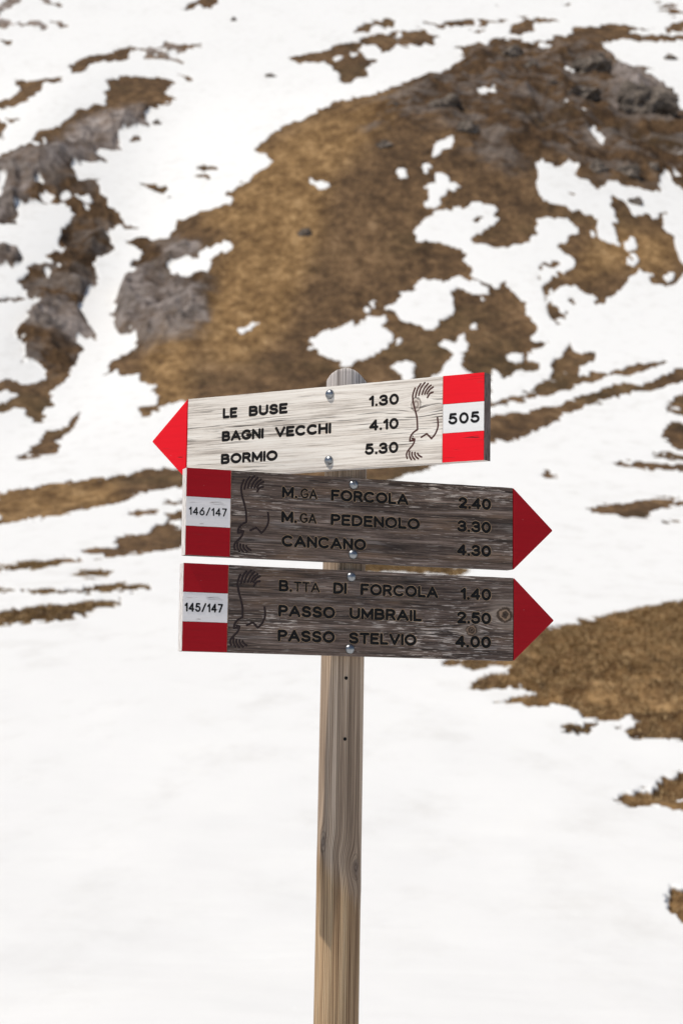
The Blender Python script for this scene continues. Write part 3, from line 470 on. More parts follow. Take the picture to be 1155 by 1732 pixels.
# ---------------------------------------------------------------- lettering: single-stroke router alphabet
def arc(cx, cy, rx, ry, a0, a1, n=14): return [(cx+rx*math.cos(R(a0+(a1-a0)*i/n)), cy+ry*math.sin(R(a0+(a1-a0)*i/n))) for i in range(n+1)]
GL = {
 'A': (.80, [[(0, 0), (.40, 1), (.80, 0)], [(.14, .32), (.66, .32)]]),
 'B': (.64, [[(0, 0), (0, 1), (.34, 1)]+arc(.34, .765, .25, .235, 90, -90)+[(0, .53)], [(.34, .53)]+arc(.36, .265, .28, .265, 90, -90)+[(0, 0)]]),
 'C': (.78, [arc(.42, .5, .42, .5, 48, 312, 22)]),
 'D': (.72, [[(0, 0), (0, 1), (.26, 1)]+arc(.26, .5, .46, .5, 90, -90, 18)+[(0, 0)]]),
 'E': (.56, [[(.56, 1), (0, 1), (0, 0), (.56, 0)], [(0, .52), (.48, .52)]]),
 'F': (.54, [[(.54, 1), (0, 1), (0, 0)], [(0, .50), (.46, .50)]]),
 'G': (.80, [arc(.42, .5, .42, .5, 48, 340, 22)+[(.82, .44), (.50, .44)]]),
 'H': (.66, [[(0, 0), (0, 1)], [(.66, 0), (.66, 1)], [(0, .52), (.66, .52)]]),
 'I': (0, [[(0, 0), (0, 1)]]),
 'L': (.50, [[(0, 1), (0, 0), (.50, 0)]]),
 'M': (.80, [[(0, 0), (0, 1), (.40, .18), (.80, 1), (.80, 0)]]),
 'N': (.66, [[(0, 0), (0, 1), (.66, 0), (.66, 1)]]),
 'O': (.84, [arc(.42, .5, .42, .5, 0, 360, 28)]),
 'P': (.60, [[(0, 0), (0, 1), (.32, 1)]+arc(.32, .735, .28, .265, 90, -90)+[(0, .47)]]),
 'R': (.62, [[(0, 0), (0, 1), (.32, 1)]+arc(.32, .745, .27, .255, 90, -90)+[(0, .49)], [(.34, .49), (.62, 0)]]),
 'S': (.64, [arc(.32, .75, .28, .25, 20, 270, 16)+arc(.32, .25, .31, .25, 90, -160, 16)]),
 'T': (.64, [[(0, 1), (.64, 1)], [(.32, 1), (.32, 0)]]),
 'U': (.66, [[(0, 1), (0, .33)]+arc(.33, .33, .33, .33, 180, 360, 16)+[(.66, 1)]]),
 'V': (.76, [[(0, 1), (.38, 0), (.76, 1)]]),
 '0': (.60, [arc(.30, .5, .30, .5, 0, 360, 24)]),
 '1': (.22, [[(0, .74), (.22, 1), (.22, 0)]]),
 '2': (.56, [arc(.28, .72, .27, .28, 165, -25, 14)+[(.02, 0), (.56, 0)]]),
 '3': (.56, [arc(.27, .755, .25, .245, 160, -75, 14), arc(.27, .27, .29, .27, 82, -165, 14), [(.20, .52), (.32, .525)]]),
 '4': (.60, [[(.46, 0), (.46, 1), (0, .27), (.60, .27)]]),
 '5': (.56, [[(.50, 1), (.10, 1), (.05, .56)]+arc(.27, .32, .29, .32, 125, -160, 18)]),
 '6': (.58, [[(.44, 1), (.06, .47)], arc(.29, .31, .29, .31, 0, 360, 20)]),
 '7': (.54, [[(0, 1), (.54, 1), (.16, 0)]]),
 '.': (0, [[(0, 0), (0, .01)]]),
 '/': (.46, [[(0, -.02), (.46, 1.04)]]),
}
def text_strokes(words, v0, cap, sw, track=.30, cond=1.0):
    """words = (string, left u, right u) in mm; strokes in mm whose inked outline fills exactly that span"""
    out = []
    for s, u0, u1 in words:
        adv = []; p = 0.
        for i, ch in enumerate(s):
            w, st = GL[ch]; tr = track*(1.05 if ch == '.' or (i+1 < len(s) and s[i+1] == '.') else 1)
            adv.append(p); p += w+tr
        tot = max(p-tr, .001); k = (u1-u0-sw)/tot
        for ch, a in zip(s, adv):
            for ln in GL[ch][1]: out.append(([(u0+sw/2+(a+x)*k, v0+sw/2+yy*(cap-sw)) for x, yy in ln], sw))
    return out
def outline(strokes, grow=0., cell=.43):
    """outlines (mm) of the union of round-ended strokes, by marching squares on their distance field"""
    P = np.array([p for ln, w in strokes for p in ln]); mw = max(w for _, w in strokes)
    x0, y0 = P.min(0)-mw-2; x1, y1 = P.max(0)+mw+2; nx = int((x1-x0)/cell)+2; ny = int((y1-y0)/cell)+2
    Fd = np.full((ny, nx), 9.); X = x0+np.arange(nx)*cell; Y = y0+np.arange(ny)*cell
    for ln, w in strokes:
        for (ax, ay), (bx, by) in zip(ln[:-1], ln[1:]):
            m = w/2+2.2; i0 = max(0, int((min(ax, bx)-m-x0)/cell)); i1 = min(nx, int((max(ax, bx)+m-x0)/cell)+2)
            j0 = max(0, int((min(ay, by)-m-y0)/cell)); j1 = min(ny, int((max(ay, by)+m-y0)/cell)+2)
            gx, gy = np.meshgrid(X[i0:i1], Y[j0:j1]); dx, dy = bx-ax, by-ay; L = dx*dx+dy*dy+1e-9
            t = np.clip(((gx-ax)*dx+(gy-ay)*dy)/L, 0, 1); d = np.hypot(gx-ax-t*dx, gy-ay-t*dy)-w/2-grow
            Fd[j0:j1, i0:i1] = np.minimum(Fd[j0:j1, i0:i1], d)
    Fd[Fd == 0] = 1e-6
    neg = Fd < 0; code = neg[:-1, :-1]*1+neg[:-1, 1:]*2+neg[1:, 1:]*4+neg[1:, :-1]*8
    js, is_ = np.where((code > 0) & (code < 15)); nxt = {}
    T = {1: [(3, 0)], 2: [(0, 1)], 3: [(3, 1)], 4: [(1, 2)], 5: [(3, 2), (1, 0)], 6: [(0, 2)], 7: [(3, 2)], 8: [(2, 3)], 9: [(2, 0)], 10: [(0, 3), (2, 1)], 11: [(2, 1)], 12: [(1, 3)], 13: [(1, 0)], 14: [(0, 3)]}
    def key(j, i, e): return (j, i, 0) if e == 0 else (j, i+1, 1) if e == 1 else (j+1, i, 0) if e == 2 else (j, i, 1)
    for j, i in zip(js.tolist(), is_.tolist()):
        for a, b in T[int(code[j, i])]: nxt[key(j, i, a)] = key(j, i, b)
    def pt(k):
        j, i, h = k
        if h == 0: a, b = Fd[j, i], Fd[j, i+1]; return (X[i]+cell*a/(a-b), Y[j])
        a, b = Fd[j, i], Fd[j+1, i]; return (X[i], Y[j]+cell*a/(a-b))
    loops = []
    while nxt:
        s0, k = nxt.popitem(); L = [pt(s0)]
        while k != s0 and k in nxt: L.append(pt(k)); k = nxt.pop(k)
        if len(L) < 6: continue
        keep = [L[0]]; n = len(L)                        # thin out the straight runs
        for q in range(1, n-1):
            ax, ay = keep[-1]; bx, by = L[q]; cx, cy = L[q+1]; cr = abs((bx-ax)*(cy-ay)-(by-ay)*(cx-ax)); ll = math.hypot(cx-ax, cy-ay)
            if cr/max(ll, 1e-6) > .035 or ll > 9: keep.append(L[q])
        loops.append(keep)
    return loops
def sheet(name, loops, depth, thick):
    """loops (mm, even-odd) -> solid sheet whose front lies `depth` m behind the board's front plane (negative = proud)"""
    cu = bpy.data.curves.new(name, 'CURVE'); cu.dimensions = '2D'; cu.fill_mode = 'BOTH'; cu.extrude = thick/2
    for L in loops:
        sp = cu.splines.new('POLY'); sp.points.add(len(L)-1); sp.use_cyclic_u = True
        for p, (x, y) in zip(sp.points, L): p.co = (x*.001, y*.001, 0, 1)
    ob = bpy.data.objects.new(name, cu); me = bpy.data.meshes.new_from_object(ob); bpy.data.objects.remove(ob); bpy.data.curves.remove(cu)
    me.name = name; co = np.empty(len(me.vertices)*3, np.float32); me.vertices.foreach_get('co', co); co = co.reshape(-1, 3)
    co = np.c_[co[:, 0], depth+thick/2-co[:, 2], co[:, 1]]; me.vertices.foreach_set('co', co.ravel()); me.update(); me.materials.clear()
    me.polygons.foreach_set('use_smooth', [False]*len(me.polygons))
    return me
def rect(a, b, c, d): return [(a, b), (c, b), (c, d), (a, d)]
def wob(a, b, c, d, amp=.35, seed=0, corner=.8):
    """board outline with slightly worn edges"""
    rs = random.Random(seed); P = []; n = 26
    for (x0, y0, x1, y1, nx, ny) in ((a, b, c, b, 0, 1), (c, b, c, d, -1, 0), (c, d, a, d, 0, -1), (a, d, a, b, 1, 0)):
        k = n if abs(x1-x0) > 100 else 7
        for i in range(k):
            t = (i+.0)/k; o = rs.random()*amp if i else corner*.5
            P.append((x0+(x1-x0)*t+nx*o, y0+(y1-y0)*t+ny*o))
    return P

# ---------------------------------------------------------------- wood and paint
def grain(m, knots):
    x, y, z = m.coords(); gz = z
    for (ku, kv, r, s) in knots:
        dx = (x-ku)/(1.9); dz = z-kv; e = ((dx*dx+dz*dz)*(-1./(r*r*2.6))).f('EXPONENT')
        gz = gz-dz*e*s
    return x, y, z, gz
def pale_wood(seed, knots):
    m = Mat('bleached_larch'); x, y, z, gz = grain(m, knots); o = seed*3.7
    wav = m.noise(m.vec(x*2.2+o, y*3, gz*16), 1, 3, .5); g2_ = gz+(wav-.5)*.006
    fib = m.noise(m.vec(x*9+o, y*40, g2_*360), 1, 6, .74); mid = m.noise(m.vec(x*3+o, y*10, g2_*95), 1, 4, .55)
    q = fib*.55+mid*.45
    col = m.ramp(q, (.35, (.19, .155, .13)), (.43, (.51, .45, .39)), (.50, (.76, .695, .615)), (.61, (.87, .82, .745)))
    ln = m.noise(m.vec(x*2.4+o, y*10, g2_*210), 1, 2, .4); crack = 1-m.ss((ln-.5).f('ABSOLUTE'), .010, .060)
    zone = m.ss(m.noise(m.vec(x*3.5+o+5, 0, z*22), 1, 3, .5)+m.ss((z-.083).f('ABSOLUTE'), .045, .0)*.17, .50, .62)
    zone2 = m.ss(m.noise(m.vec(x*14+o, 0, g2_*240), 1, 2, .5), .46, .60)
    col = m.mix((crack*(zone*.9+.05)*zone2).clamp(), col, (.10, .085, .075))
    br = m.ss(m.noise(m.vec(x*5+o+9, 0, z*35), 1, 3, .5), .63, .74); col = m.mix(br*.3, col, (.55, .40, .26))
    for (ku, kv, r, s) in knots:
        d = m.vec((x-ku), 0, (z-kv)*.78); ln_ = ((x-ku)*(x-ku)+(z-kv)*(z-kv)*.6).f('SQRT')+(m.noise(m.vec(x, 0, z), 170, 3, .6)-.5)*.006
        ring = m.ss((ln_*1150).f('SINE')*.5+.5, .15, .8)
        kc = m.mix(ring, (.20, .15, .12), (.58, .50, .43)); inn = 1-m.ss(ln_, r*.75, r*1.05)
        col = m.mix(inn*.8, col, kc)
        rim = 1-m.ss((ln_-r*.95).f('ABSOLUTE'), .0003, .0016); col = m.mix(rim*.7, col, (.09, .065, .05))
    m.bump(fib*.5+mid*.3-crack*zone*zone2*1.2, .0007, .9)
    return m.out(col, .78, 0, .25)
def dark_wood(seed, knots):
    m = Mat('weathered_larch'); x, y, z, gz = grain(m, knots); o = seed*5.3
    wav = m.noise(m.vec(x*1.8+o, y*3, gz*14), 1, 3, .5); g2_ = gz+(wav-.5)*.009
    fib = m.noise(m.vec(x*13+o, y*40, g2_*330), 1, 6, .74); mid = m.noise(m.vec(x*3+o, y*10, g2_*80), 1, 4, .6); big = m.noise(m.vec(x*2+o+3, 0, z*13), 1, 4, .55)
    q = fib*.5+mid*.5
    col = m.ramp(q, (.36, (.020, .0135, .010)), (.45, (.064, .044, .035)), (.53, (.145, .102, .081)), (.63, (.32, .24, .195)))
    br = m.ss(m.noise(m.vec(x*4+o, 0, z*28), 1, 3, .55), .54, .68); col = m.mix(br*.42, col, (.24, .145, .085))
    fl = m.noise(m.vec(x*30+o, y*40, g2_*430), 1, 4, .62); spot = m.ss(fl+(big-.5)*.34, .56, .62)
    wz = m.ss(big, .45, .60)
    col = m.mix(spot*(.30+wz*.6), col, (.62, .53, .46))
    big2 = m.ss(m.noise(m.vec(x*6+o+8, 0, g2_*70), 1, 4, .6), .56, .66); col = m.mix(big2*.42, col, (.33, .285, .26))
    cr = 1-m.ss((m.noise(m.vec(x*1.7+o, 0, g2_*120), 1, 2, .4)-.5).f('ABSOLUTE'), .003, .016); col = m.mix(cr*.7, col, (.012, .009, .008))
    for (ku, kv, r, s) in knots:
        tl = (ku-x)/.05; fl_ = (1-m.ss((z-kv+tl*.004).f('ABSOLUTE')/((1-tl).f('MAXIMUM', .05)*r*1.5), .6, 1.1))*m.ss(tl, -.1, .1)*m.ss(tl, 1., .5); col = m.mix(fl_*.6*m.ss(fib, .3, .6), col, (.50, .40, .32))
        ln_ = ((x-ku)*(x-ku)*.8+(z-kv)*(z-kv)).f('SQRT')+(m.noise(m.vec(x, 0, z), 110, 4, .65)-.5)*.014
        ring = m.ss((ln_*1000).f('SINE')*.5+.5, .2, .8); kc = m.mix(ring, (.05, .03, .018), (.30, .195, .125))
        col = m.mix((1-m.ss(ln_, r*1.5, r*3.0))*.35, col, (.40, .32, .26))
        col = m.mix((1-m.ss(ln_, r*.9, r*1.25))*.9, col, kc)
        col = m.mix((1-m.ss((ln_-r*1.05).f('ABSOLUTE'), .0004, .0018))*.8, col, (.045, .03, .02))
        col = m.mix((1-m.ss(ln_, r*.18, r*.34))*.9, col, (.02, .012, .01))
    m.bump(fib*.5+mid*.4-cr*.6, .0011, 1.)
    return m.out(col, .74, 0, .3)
def end_wood(name, a, b):
    m = Mat(name); x, y, z = m.coords(); n = m.noise(m.vec(x*30, y*260, z*60), 1, 4, .6)
    m.bump(n, .0006, .7); return m.out(m.ramp(n, (.35, a), (.62, b)), .85, 0, .2)
def paint(name, c, rough, seed, amt=.15, crackc=(.05, .01, .01)):
    m = Mat(name); x, y, z = m.coords(); n = m.noise(m.vec(x*7+seed, y*20, z*150), 1, 4, .6); q = m.noise(m.vec(x*4+seed, 0, z*9), 1, 3, .5)
    col = m.mix(m.ss(n, .35, .75)*amt, c, tuple(k*.62 for k in c)); col = m.mix(m.ss(q, .45, .7)*amt, col, tuple(min(1, k*1.15+.008) for k in c))
    ln = m.noise(m.vec(x*3+seed, 0, z*90), 1, 2, .4); crk = (1-m.ss((ln-.5).f('ABSOLUTE'), .002, .008))*m.ss(m.noise(m.vec(x*22+seed, 0, z*60), 1, 1, .5), .60, .68)
    col = m.mix(crk*.8, col, crackc)
    chip = m.ss(m.noise(m.vec(x+seed, 0, z), 210, 2, .5), .74, .77); col = m.mix(chip*.6, col, tuple(.5*k+.25 for k in c))
    m.bump(n*.6-crk, .0009, .8); return m.out(col, rough, 0, .12)
def flat(name, c, rough=.6, metal=0., spec=.3, var=.25):
    m = Mat(name); m.coords(); n = m.noise(m.co, 260, 3, .6)
    col = m.mix(n*var*2, c, tuple(min(1, k*1.9+.004) for k in c)); m.bump(n, .0003, .5); return m.out(col, rough, metal, spec)
M_ink = flat('black_letter_paint', (.007, .007, .007), .6, 0, .12); M_cut = end_wood('fresh_routed_wood', (.30, .20, .12), (.56, .40, .26)); M_cutd = end_wood('aged_routed_wood', (.26, .17, .10), (.58, .42, .28))
M_brown = flat('brown_groove_paint', (.055, .018, .013), .55); M_browd = flat('dark_groove_paint', (.020, .010, .009), .55)
M_red = paint('bright_red_paint', (.82, .010, .020), .5, 1); M_red_shade = paint('shaded_red_paint', (.37, .007, .013), .40, 4, .22)  # second red: shade of the lower boards darkened in, partly older paint
M_white = paint('white_paint', (.80, .79, .77), .55, 2, .1, (.3, .28, .26)); M_white2 = paint('aged_white_paint', (.88, .835, .81), .5, 7, .12, (.35, .3, .28))
M_endd = end_wood('dark_side_shaded_end', (.09, .07, .062), (.20, .16, .145)); M_endp = end_wood('pale_side_sunlit_end', (.50, .46, .43), (.80, .76, .72))  # plank sides; as end caps they carry painted shade and sunlight
def bolt_mat():
    m = Mat('galvanised_steel'); m.coords(); n = m.noise(m.co, 330, 4, .6); m.bump(n, .0004, .5)
    return m.out(m.ramp(n, (.3, (.20, .21, .225)), (.7, (.38, .395, .41))), .36, 1., .5)
M_bolt = bolt_mat()

# ---------------------------------------------------------------- the signpost
LEAN = R(.996); AX, AY, ABZ = .0028, 3.5367, .2          # axis of the post: x, y at ABZ above eye level
def axis(z): return Vector((AX+math.tan(LEAN)*(z-ABZ), AY, z+EYE))
sign = link('signpost', None, label='round wooden signpost carrying three red tipped hiking direction boards', category='signpost')
gz0 = float(base_h(np.array([0.]), np.array([AY]))[0]); sign.location = (axis(gz0-EYE).x, AY, gz0)
TH = .022
EMB = [[(-5.6,72.8),(-8.8,65.8),(-10.6,58.7),(-9.5,48.9),(-6.3,37.4),(-2.9,27.5),(-.9,19.3),(-.3,9.7),(0,0),(-7.1,-3.5),(-12.5,-8.8),(-14.9,-14.3),(-15.2,-19.1),(-9.7,-18.5),(-5.6,-18.4),(-6.9,-22.8),(-10.5,-28.2),(-16.8,-33.5),(-20.8,-38.8),(-21.7,-43.6),(-19.8,-48.9)],
 [(-10.5,-14.9),(-5.3,-16.4)],[(5.4,79.2),(.3,73.2),(-2.9,65.4),(-4.5,57.4)],[(13.6,80.7),(7.6,75),(3.7,67.3),(1.9,59.7)],[(20,78.6),(14,72.9),(10.4,66.8),(8.3,60.8)],[(25.5,75.3),(19.5,70.9),(15.9,66.4),(13.6,60.9)],[(30,71.7),(24.1,68.9),(20.1,64.4),(18.3,61)],[(29.6,62.9),(24.1,61.7),(20.9,57.9),(19.1,54.5)],
 [(-15.3,-37.2),(-16.2,-42.3),(-14.5,-48),(-11.7,-51.3)],[(-10.4,-39),(-10.9,-43.4),(-8.4,-48.4),(-4.9,-51.7)],[(-4.9,-39.8),(-5,-43.8),(-2,-48),(2.2,-50.9)],[(.6,-41.4),(1.9,-44.2),(5.3,-46.8),(8.6,-48.3)],
 [(7.6,-13.8),(13.1,-11.3),(18.1,-8.4),(23.1,-12.7),(27.7,-17.5),(33.9,-11.8),(38.4,-4.1),(40.7,3.7),(40.2,11.7),(39.1,18.2)]]
def smooth(P, k=2):
    for _ in range(k):
        Q = [P[0]]
        for a, b in zip(P[:-1], P[1:]): Q += [(a[0]*.75+b[0]*.25, a[1]*.75+b[1]*.25), (a[0]*.25+b[0]*.75, a[1]*.25+b[1]*.75)]
        P = Q+[P[-1]]
    return P
def emblem(au, av, sw):
    L = []
    for i, p in enumerate(EMB):
        if i == 0: pp = smooth(p[:9])+smooth(p[8:13])+smooth(p[12:15], 1)+smooth(p[14:])
        elif i == 12: pp = smooth(p[:3], 1)+smooth(p[2:5], 1)+smooth(p[4:])
        else: pp = smooth(p)
        L.append(([(au+x, av+y) for x, y in pp], sw))
    L.append(([(au-9.3, av-10.9), (au-9.1, av-11.3)], 2.4))
    return L
def box(name, u0, v0, u1, v1, y0, y1, bev=0.):
    bm = bmesh.new(); bmesh.ops.create_cube(bm, size=1)
    for v in bm.verts: v.co = Vector(((u0+u1)/2000+v.co.x*(u1-u0)/1000, (y0+y1)/2+v.co.y*(y1-y0), (v0+v1)/2000+v.co.z*(v1-v0)/1000))
    if bev: bmesh.ops.bevel(bm, geom=list(bm.edges), offset=bev, segments=2, affect='EDGES', profile=.6)
    me = bpy.data.meshes.new(name); bm.to_mesh(me); bm.free(); return me
def dome(r, h):
    V = [(0, -h, 0)]; Fc = []; n = 28; prof_ = [(.25, .97), (.5, .86), (.72, .68), (.88, .45), (.97, .2), (1.0, .06), (1.0, -.2)]
    for pr, ph in prof_:
        for k in range(n): a = 2*math.pi*k/n; V.append((math.cos(a)*pr*r, -h*ph, math.sin(a)*pr*r))
    for k in range(n): Fc.append((0, 1+(k+1) % n, 1+k))
    for j in range(len(prof_)-1):
        for k in range(n): a = 1+j*n+k; b = 1+j*n+(k+1) % n; Fc.append((a, b, b+n, a+n))
    me = mesh_from('bolt', V, Fc, True); bm = bmesh.new(); bm.from_mesh(me); bmesh.ops.recalc_face_normals(bm, faces=bm.faces); bm.to_mesh(me); bm.free(); me.materials.append(M_bolt); return me
DOME = dome(.0088, .0068)
def make_board(yaw, roll, a, zb, L, left_tip, texts, emb, plate, M_wood, M_side, M_end, Mr, Mw, Mcut, Mgroove, label, bolts, seed, tilt=0.):
    psi, rho = R(yaw), R(roll); n = Vector((math.sin(psi), -math.cos(psi), 0)); U0 = Vector((math.cos(psi), math.sin(psi), 0)); Z = Vector((0, 0, 1))
    U = U0*math.cos(rho)-Z*math.sin(rho); V = Z*math.cos(rho)+U0*math.sin(rho); C = axis(zb)+n*(.0385+TH); BL = C-U*a-V*.075
    W = L*1000; B0, B1 = (0, 79.4) if not left_tip else (W-79.4, W)      # the painted end
    wd = (B1+1.0, W-.6) if not left_tip else (.6, B0-1.0)
    # plank: slab and carved front layer are one mesh
    carved = []; children = []; rim = .5 if left_tip else .95
    for words, v0, cap, sw, name in texts:
        st = text_strokes(words, v0, cap, sw); carved += outline(st, rim); children.append((outline(st, .0), 'lettering', M_ink, +.0003))
    es = emblem(*emb, 3.1 if left_tip else 4.0); carved += outline(es, .12); children.append((outline(es, -.05), 'emblem', Mgroove, .0002))
    front = sheet('direction_board', [wob(wd[0], 0, wd[1], 150, .5, seed)]+carved, 0, .0009)
    front.materials.append(M_wood); front.materials.append(M_side); front.materials.append(Mcut)
    bm = bmesh.new(); bm.from_mesh(front); nf = len(bm.faces)
    slab = box('s', 0 if not left_tip else -.0, .2, W, 149.8, .0009, TH, .0016); k0 = len(bm.faces); bm.from_mesh(slab); bm.faces.ensure_lookup_table(); bm.normal_update()
    bpy.data.meshes.remove(slab)
    for f in bm.faces:
        c = f.calc_center_median()
        if f.index >= k0 or c.y > .00085: f.material_index = 2 if (abs(f.normal.y) > .9 and c.y < .001) else 1
        elif abs(f.normal.y) < .5:
            edge_ = c.z < .0012 or c.z > .1488 or c.x < wd[0]/1000+.0012 or c.x > wd[1]/1000-.0012
            f.material_index = 1 if edge_ else 2
    bm.to_mesh(front); bm.free()
    b = link('direction_board', front, None, sign, label=label)
    Mx = Matrix(((U.x, -n.x, V.x), (U.y, -n.y, V.y), (U.z, -n.z, V.z))).to_4x4(); Mx.translation = BL-sign.location
    b.matrix_local = Mx
    for lo, nm, mt, dep in children: link(nm, sheet(nm, lo, dep, .0006), mt, b)
    # painted end: red, white, red
    b0, b1 = (B0+.1, B1) if not left_tip else (B0, B1-.1)
    for v0, v1, mt, nm in ((.1, 50.0, Mr, 'red_band'), (50.3, 100.4, Mw, 'number_plate'), (100.7, 149.9, Mr, 'red_band')):
        p = .0004 if nm == 'number_plate' else .0007
        link(nm, sheet(nm, [wob(b0, v0, b1, v1, .25, seed+int(v0), .1)], -p, .0009+p-.0001), mt, b)
    pt, pv, pc, psw, ptr = plate; st = text_strokes(pt, pv, pc, psw, ptr); link('route_number', sheet('route_number', outline(st, 0, .35), -.0008, .0003), M_ink, b)
    # end grain cap, coloured pale on sunlit ends and dark on the shaded one
    ex = (W-.0, W+.0) if left_tip else (0, 0)
    link('end_grain', box('end_grain', (W-.3) if left_tip else -.5, .4, (W+.6) if left_tip else .3, 149.6, .0002, TH-.0002), M_end, b)
    # arrow tip: full-thickness painted point
    x0, x1, tipx = (W+.9, W+.9, W+80.5) if not left_tip else (-.9, -.9, -80.5)
    pts = [(x0, .3), (tipx*1., 75.4-.9), (tipx, 75.4+.9), (x0, 149.7)]; me_ = sheet('arrow_tip', [pts if not left_tip else pts[::-1]], -.0003, TH+.0003-.0003)
    bm = bmesh.new(); bm.from_mesh(me_); bmesh.ops.remove_doubles(bm, verts=bm.verts, dist=1e-5); bmesh.ops.bevel(bm, geom=[e for e in bm.edges if len(e.link_faces) == 2 and abs(e.link_faces[0].normal.dot(e.link_faces[1].normal)) < .9], offset=.0008, segments=1, affect='EDGES'); bm.to_mesh(me_); bm.free()
    link('arrow_tip', me_, Mr, b)
    for (bu, bv) in bolts:
        o = link('bolt', DOME, None, b); o.location = (bu/1000, .0001, bv/1000); o.rotation_euler = (0, random.uniform(0, 3), 0)
    return b
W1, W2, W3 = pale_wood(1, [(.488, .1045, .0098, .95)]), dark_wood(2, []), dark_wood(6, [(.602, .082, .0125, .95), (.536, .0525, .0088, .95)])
make_board(-31.84, .92, .3096, .5447, .6206, True,
  [([('LE', 80, 112), ('BUSE', 138, 222)], 107.8, 19, 4.8, 'l'), ([('BAGNI', 79, 171), ('VECCHI', 196, 315)], 65.2, 19, 4.8, 'l'), ([('BORMIO', 78, 202)], 23.4, 18.8, 4.8, 'l'),
   ([('1.30', 393, 453)], 107.2, 19.3, 4.3, 'n'), ([('4.10', 394, 453)], 64.4, 19.3, 4.3, 'n'), ([('5.30', 386, 453)], 22.4, 19.6, 4.3, 'n')],
  (491.2, 60.4), ([('505', 552, 612)], 64.6, 19.6, 4.3, .34), W1, M_endp, M_endd, M_red, M_white, M_cut, M_brown,
  'pale bleached board pointing left, topmost of the three', [(311.5, 135.5), (311.5, 17)], 1)
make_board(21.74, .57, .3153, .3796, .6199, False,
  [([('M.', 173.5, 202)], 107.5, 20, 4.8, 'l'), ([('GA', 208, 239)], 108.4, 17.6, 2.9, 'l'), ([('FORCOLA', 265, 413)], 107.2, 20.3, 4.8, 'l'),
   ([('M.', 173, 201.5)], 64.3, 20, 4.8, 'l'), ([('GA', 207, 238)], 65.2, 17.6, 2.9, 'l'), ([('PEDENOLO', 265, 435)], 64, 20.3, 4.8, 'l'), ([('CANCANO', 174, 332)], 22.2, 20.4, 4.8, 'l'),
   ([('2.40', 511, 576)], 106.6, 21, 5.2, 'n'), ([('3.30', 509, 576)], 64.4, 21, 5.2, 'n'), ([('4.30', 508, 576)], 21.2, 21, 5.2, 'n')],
  (109, 61.6), ([('146/147', 5, 73)], 68.8, 14.2, 2.2, .36), W2, M_endd, M_endp, M_red_shade, M_white2, M_cutd, M_browd,
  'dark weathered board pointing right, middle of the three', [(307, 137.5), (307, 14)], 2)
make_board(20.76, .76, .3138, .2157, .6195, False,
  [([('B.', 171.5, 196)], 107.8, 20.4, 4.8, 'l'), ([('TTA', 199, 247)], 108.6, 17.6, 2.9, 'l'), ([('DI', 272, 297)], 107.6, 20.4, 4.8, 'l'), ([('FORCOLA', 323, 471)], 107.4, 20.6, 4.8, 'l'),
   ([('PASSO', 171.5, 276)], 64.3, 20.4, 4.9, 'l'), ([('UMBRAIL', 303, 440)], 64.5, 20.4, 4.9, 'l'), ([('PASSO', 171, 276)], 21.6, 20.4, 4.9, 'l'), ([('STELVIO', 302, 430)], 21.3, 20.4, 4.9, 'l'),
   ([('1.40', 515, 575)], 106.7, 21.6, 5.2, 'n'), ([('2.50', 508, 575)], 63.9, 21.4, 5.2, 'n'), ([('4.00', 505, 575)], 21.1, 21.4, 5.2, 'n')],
  (107, 61.2), ([('145/147', 3, 71)], 67, 15.2, 2.8, .36), W3, M_endd, M_endp, M_red_shade, M_white2, M_cutd, M_browd,
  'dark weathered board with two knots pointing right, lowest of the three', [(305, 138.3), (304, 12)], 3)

# post: a turned larch pole with a domed, weathered top
def post():
    n = 112; V = []; Fc = []
    zs = list(np.linspace(-1.95, .610, 150)); XT = np.array([-60, -38, -36, -29, -18, -6, 3, 12, 19, 29, 36, 60])/1000.; ZT = np.array([-40, -19, -16, -8, -2, 0, 0, -3, -7, -16, -23, -45])/1000.
    ztop = .6555
    def rad(z, a): r = .0375+(.600-z)*.0017; return r*(1+.010*mn.noise(Vector((math.cos(a)*1.3, math.sin(a)*1.3, z*3)))+.004*mn.noise(Vector((math.cos(a)*5, math.sin(a)*5, z*2))))
    def knot(z, a):
        d = 0
        for (kz, ka, amp, sz_) in ((-.218, R(-48), .0022, .030), (-.262, R(50), .0028, .030)): d += amp*math.exp(-((z-kz)/sz_)**2-(((a-ka)+math.pi) % (2*math.pi)-math.pi)**2/.25)
        return d
    rings = []
    for z in zs: rings.append((z, 0))
    for k in range(1, 9): rings.append((.610, k/8.))
    for z, t in rings:
        for k in range(n):
            a = 2*math.pi*k/n                              # a = 0 faces the camera, grows to the right
            r = rad(z, a)+knot(z, a); X, Y = math.sin(a)*r, -math.cos(a)*r
            zz = z
            if t > 0: zz = z+(ztop+float(np.interp(X, XT, ZT))-.1*max(0, Y)-z)*t
            c = axis(zz); V.append((c.x+X-sign.location.x, c.y+Y-sign.location.y, c.z-sign.location.z))
    # cap rings
    m = len(rings)
    for s in (.97, .8, .6, .4, .2):
        for k in range(n):
            a = 2*math.pi*k/n; r = rad(.6, a)*s; X, Y = math.sin(a)*r, -math.cos(a)*r
            zz = ztop+float(np.interp(X, XT, ZT))-.1*max(0, Y)+(.0006 if s < .96 else 0); c = axis(zz); V.append((c.x+X-sign.location.x, c.y+Y-sign.location.y, c.z-sign.location.z))
    tot = m+5
    for j in range(tot-1):
        for k in range(n): a = j*n+k; b = j*n+(k+1) % n; Fc.append((a, b, b+n, a+n))
    Fc.append(tuple((tot-1)*n+k for k in range(n)))
    return mesh_from('post', V, Fc, True)
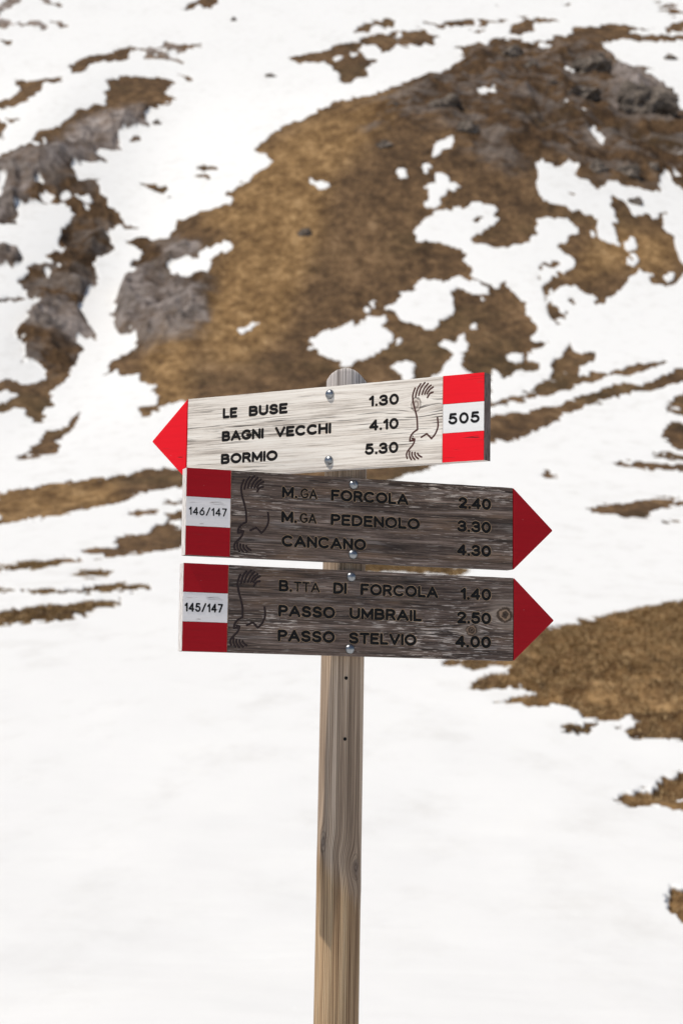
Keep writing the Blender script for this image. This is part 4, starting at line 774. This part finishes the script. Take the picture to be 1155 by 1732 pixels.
def post_mat():
    m = Mat('turned_larch_pole'); x, y, z = m.coords(); x = x-z*math.tan(LEAN); ang = x.f('ARCTAN2', y*-1); s = ang*.039
    zk = z-EYE                                             # height above the camera's eye
    gs = s
    for (kz, ks, r, kk) in ((-.218, -.031, .010, .9), (-.262, .033, .012, .9)):
        dz = (zk-kz)/2.6; ds = s-ks; e = ((dz*dz+ds*ds)*(-1/(r*r*2.2))).f('EXPONENT'); gs = gs-ds*e*kk
    mid_ = m.noise(m.vec(gs*90, 3, z*3), 1, 3, .5); sw_ = (zk+.242+s*.9)/.026; gs = gs+(sw_*sw_*-1.).f('EXPONENT')*.0045; wv = m.noise(m.vec(gs*20, 0, z*1.6), 1, 3, .5); gs = gs+(wv-.5)*.0035
    lines = ((gs+(mid_-.5)*.002)*1800).f('SINE')*.5+.5; amp = m.noise(m.vec(gs*70, 0, z*1.1), 1, 3, .5)
    fib = m.noise(m.vec(gs*420, 0, z*3.2), 1, 5, .72); mid = m.noise(m.vec(gs*170, 0, z*1.4), 1, 4, .6)
    q = lines*.24*m.ss(amp, .38, .60)+fib*.42+mid*.26-.01
    grey = m.ramp(q, (.24, (.14, .094, .062)), (.35, (.36, .262, .185)), (.46, (.58, .445, .33)), (.59, (.78, .64, .50)))
    gold = m.ramp(q, (.28, (.15, .082, .038)), (.38, (.39, .245, .128)), (.48, (.62, .43, .24)), (.60, (.82, .63, .40)))
    low = m.ss(zk+s*1.1+(m.noise(m.vec(s*90, 0, z*9), 1, 4, .6)-.5)*.07, -.255, -.31); col = m.mix(low*.85, grey, gold)
    top = m.ss(zk, .45, .6); col = m.mix(top, col, m.ramp(q, (.26, (.13, .11, .10)), (.38, (.44, .39, .36)), (.55, (.78, .72, .68))))
    cr = (1-m.ss((m.noise(m.vec(gs*300, 0, z*1.1), 1, 1, .4)-.5).f('ABSOLUTE'), .004, .05)); col = m.mix(cr*.45, col, (.035, .022, .015))
    for (kz, ks, r) in ((-.218, -.031, .0055), (-.262, .033, .007)):
        dd = ((zk-kz)*(zk-kz)*.2+(s-ks)*(s-ks)).f('SQRT')+(m.noise(m.vec(s, 0, z*.5), 160, 3, .6)-.5)*.005
        ring = m.ss((dd*1500).f('SINE')*.5+.5, .1, .9); col = m.mix((1-m.ss(dd, r*.2, r*1.5))*.8, col, m.mix(ring, (.10, .07, .055), (.22, .165, .13)))
        col = m.mix((1-m.ss((dd-r*1.4).f('ABSOLUTE'), .0002, .0012))*.35, col, (.05, .033, .025))
    m.bump(q-cr*.5, .0014, .9)
    return m.out(col, .78, 0, .25)
link('post', post(), post_mat(), sign)
# two screw holes below the boards, their shaded insides painted as black plugs
def hole_at(px_z, dx):
    V = [(0, -.0012, 0)]; n = 16; Fc = []
    for pr, ph in ((.6, -.0011), (1., -.0004), (1., .002)):
        for k in range(n): a = 2*math.pi*k/n; V.append((math.cos(a)*pr*.0030, ph, math.sin(a)*pr*.0030))
    for k in range(n): Fc.append((0, 1+(k+1) % n, 1+k))
    for j in range(2):
        for k in range(n): a = 1+j*n+k; b = 1+j*n+(k+1) % n; Fc.append((a, b, b+n, a+n))
    me = mesh_from('screw_hole', V, Fc); o = link('screw_hole', me, M_ink, sign); c = axis(px_z); r = .0375+(.6-px_z)*.0017
    o.location = (c.x+dx-sign.location.x, c.y-math.sqrt(r*r-dx*dx)-.0003-sign.location.y, c.z-sign.location.z); o.rotation_euler = (0, 0, math.asin(dx/r))
hole_at(AY*math.tan(R(6.464)+math.atan((866-1148)/3360.)), .0070); hole_at(AY*math.tan(R(6.464)+math.atan((866-1250)/3360.)), .0068)
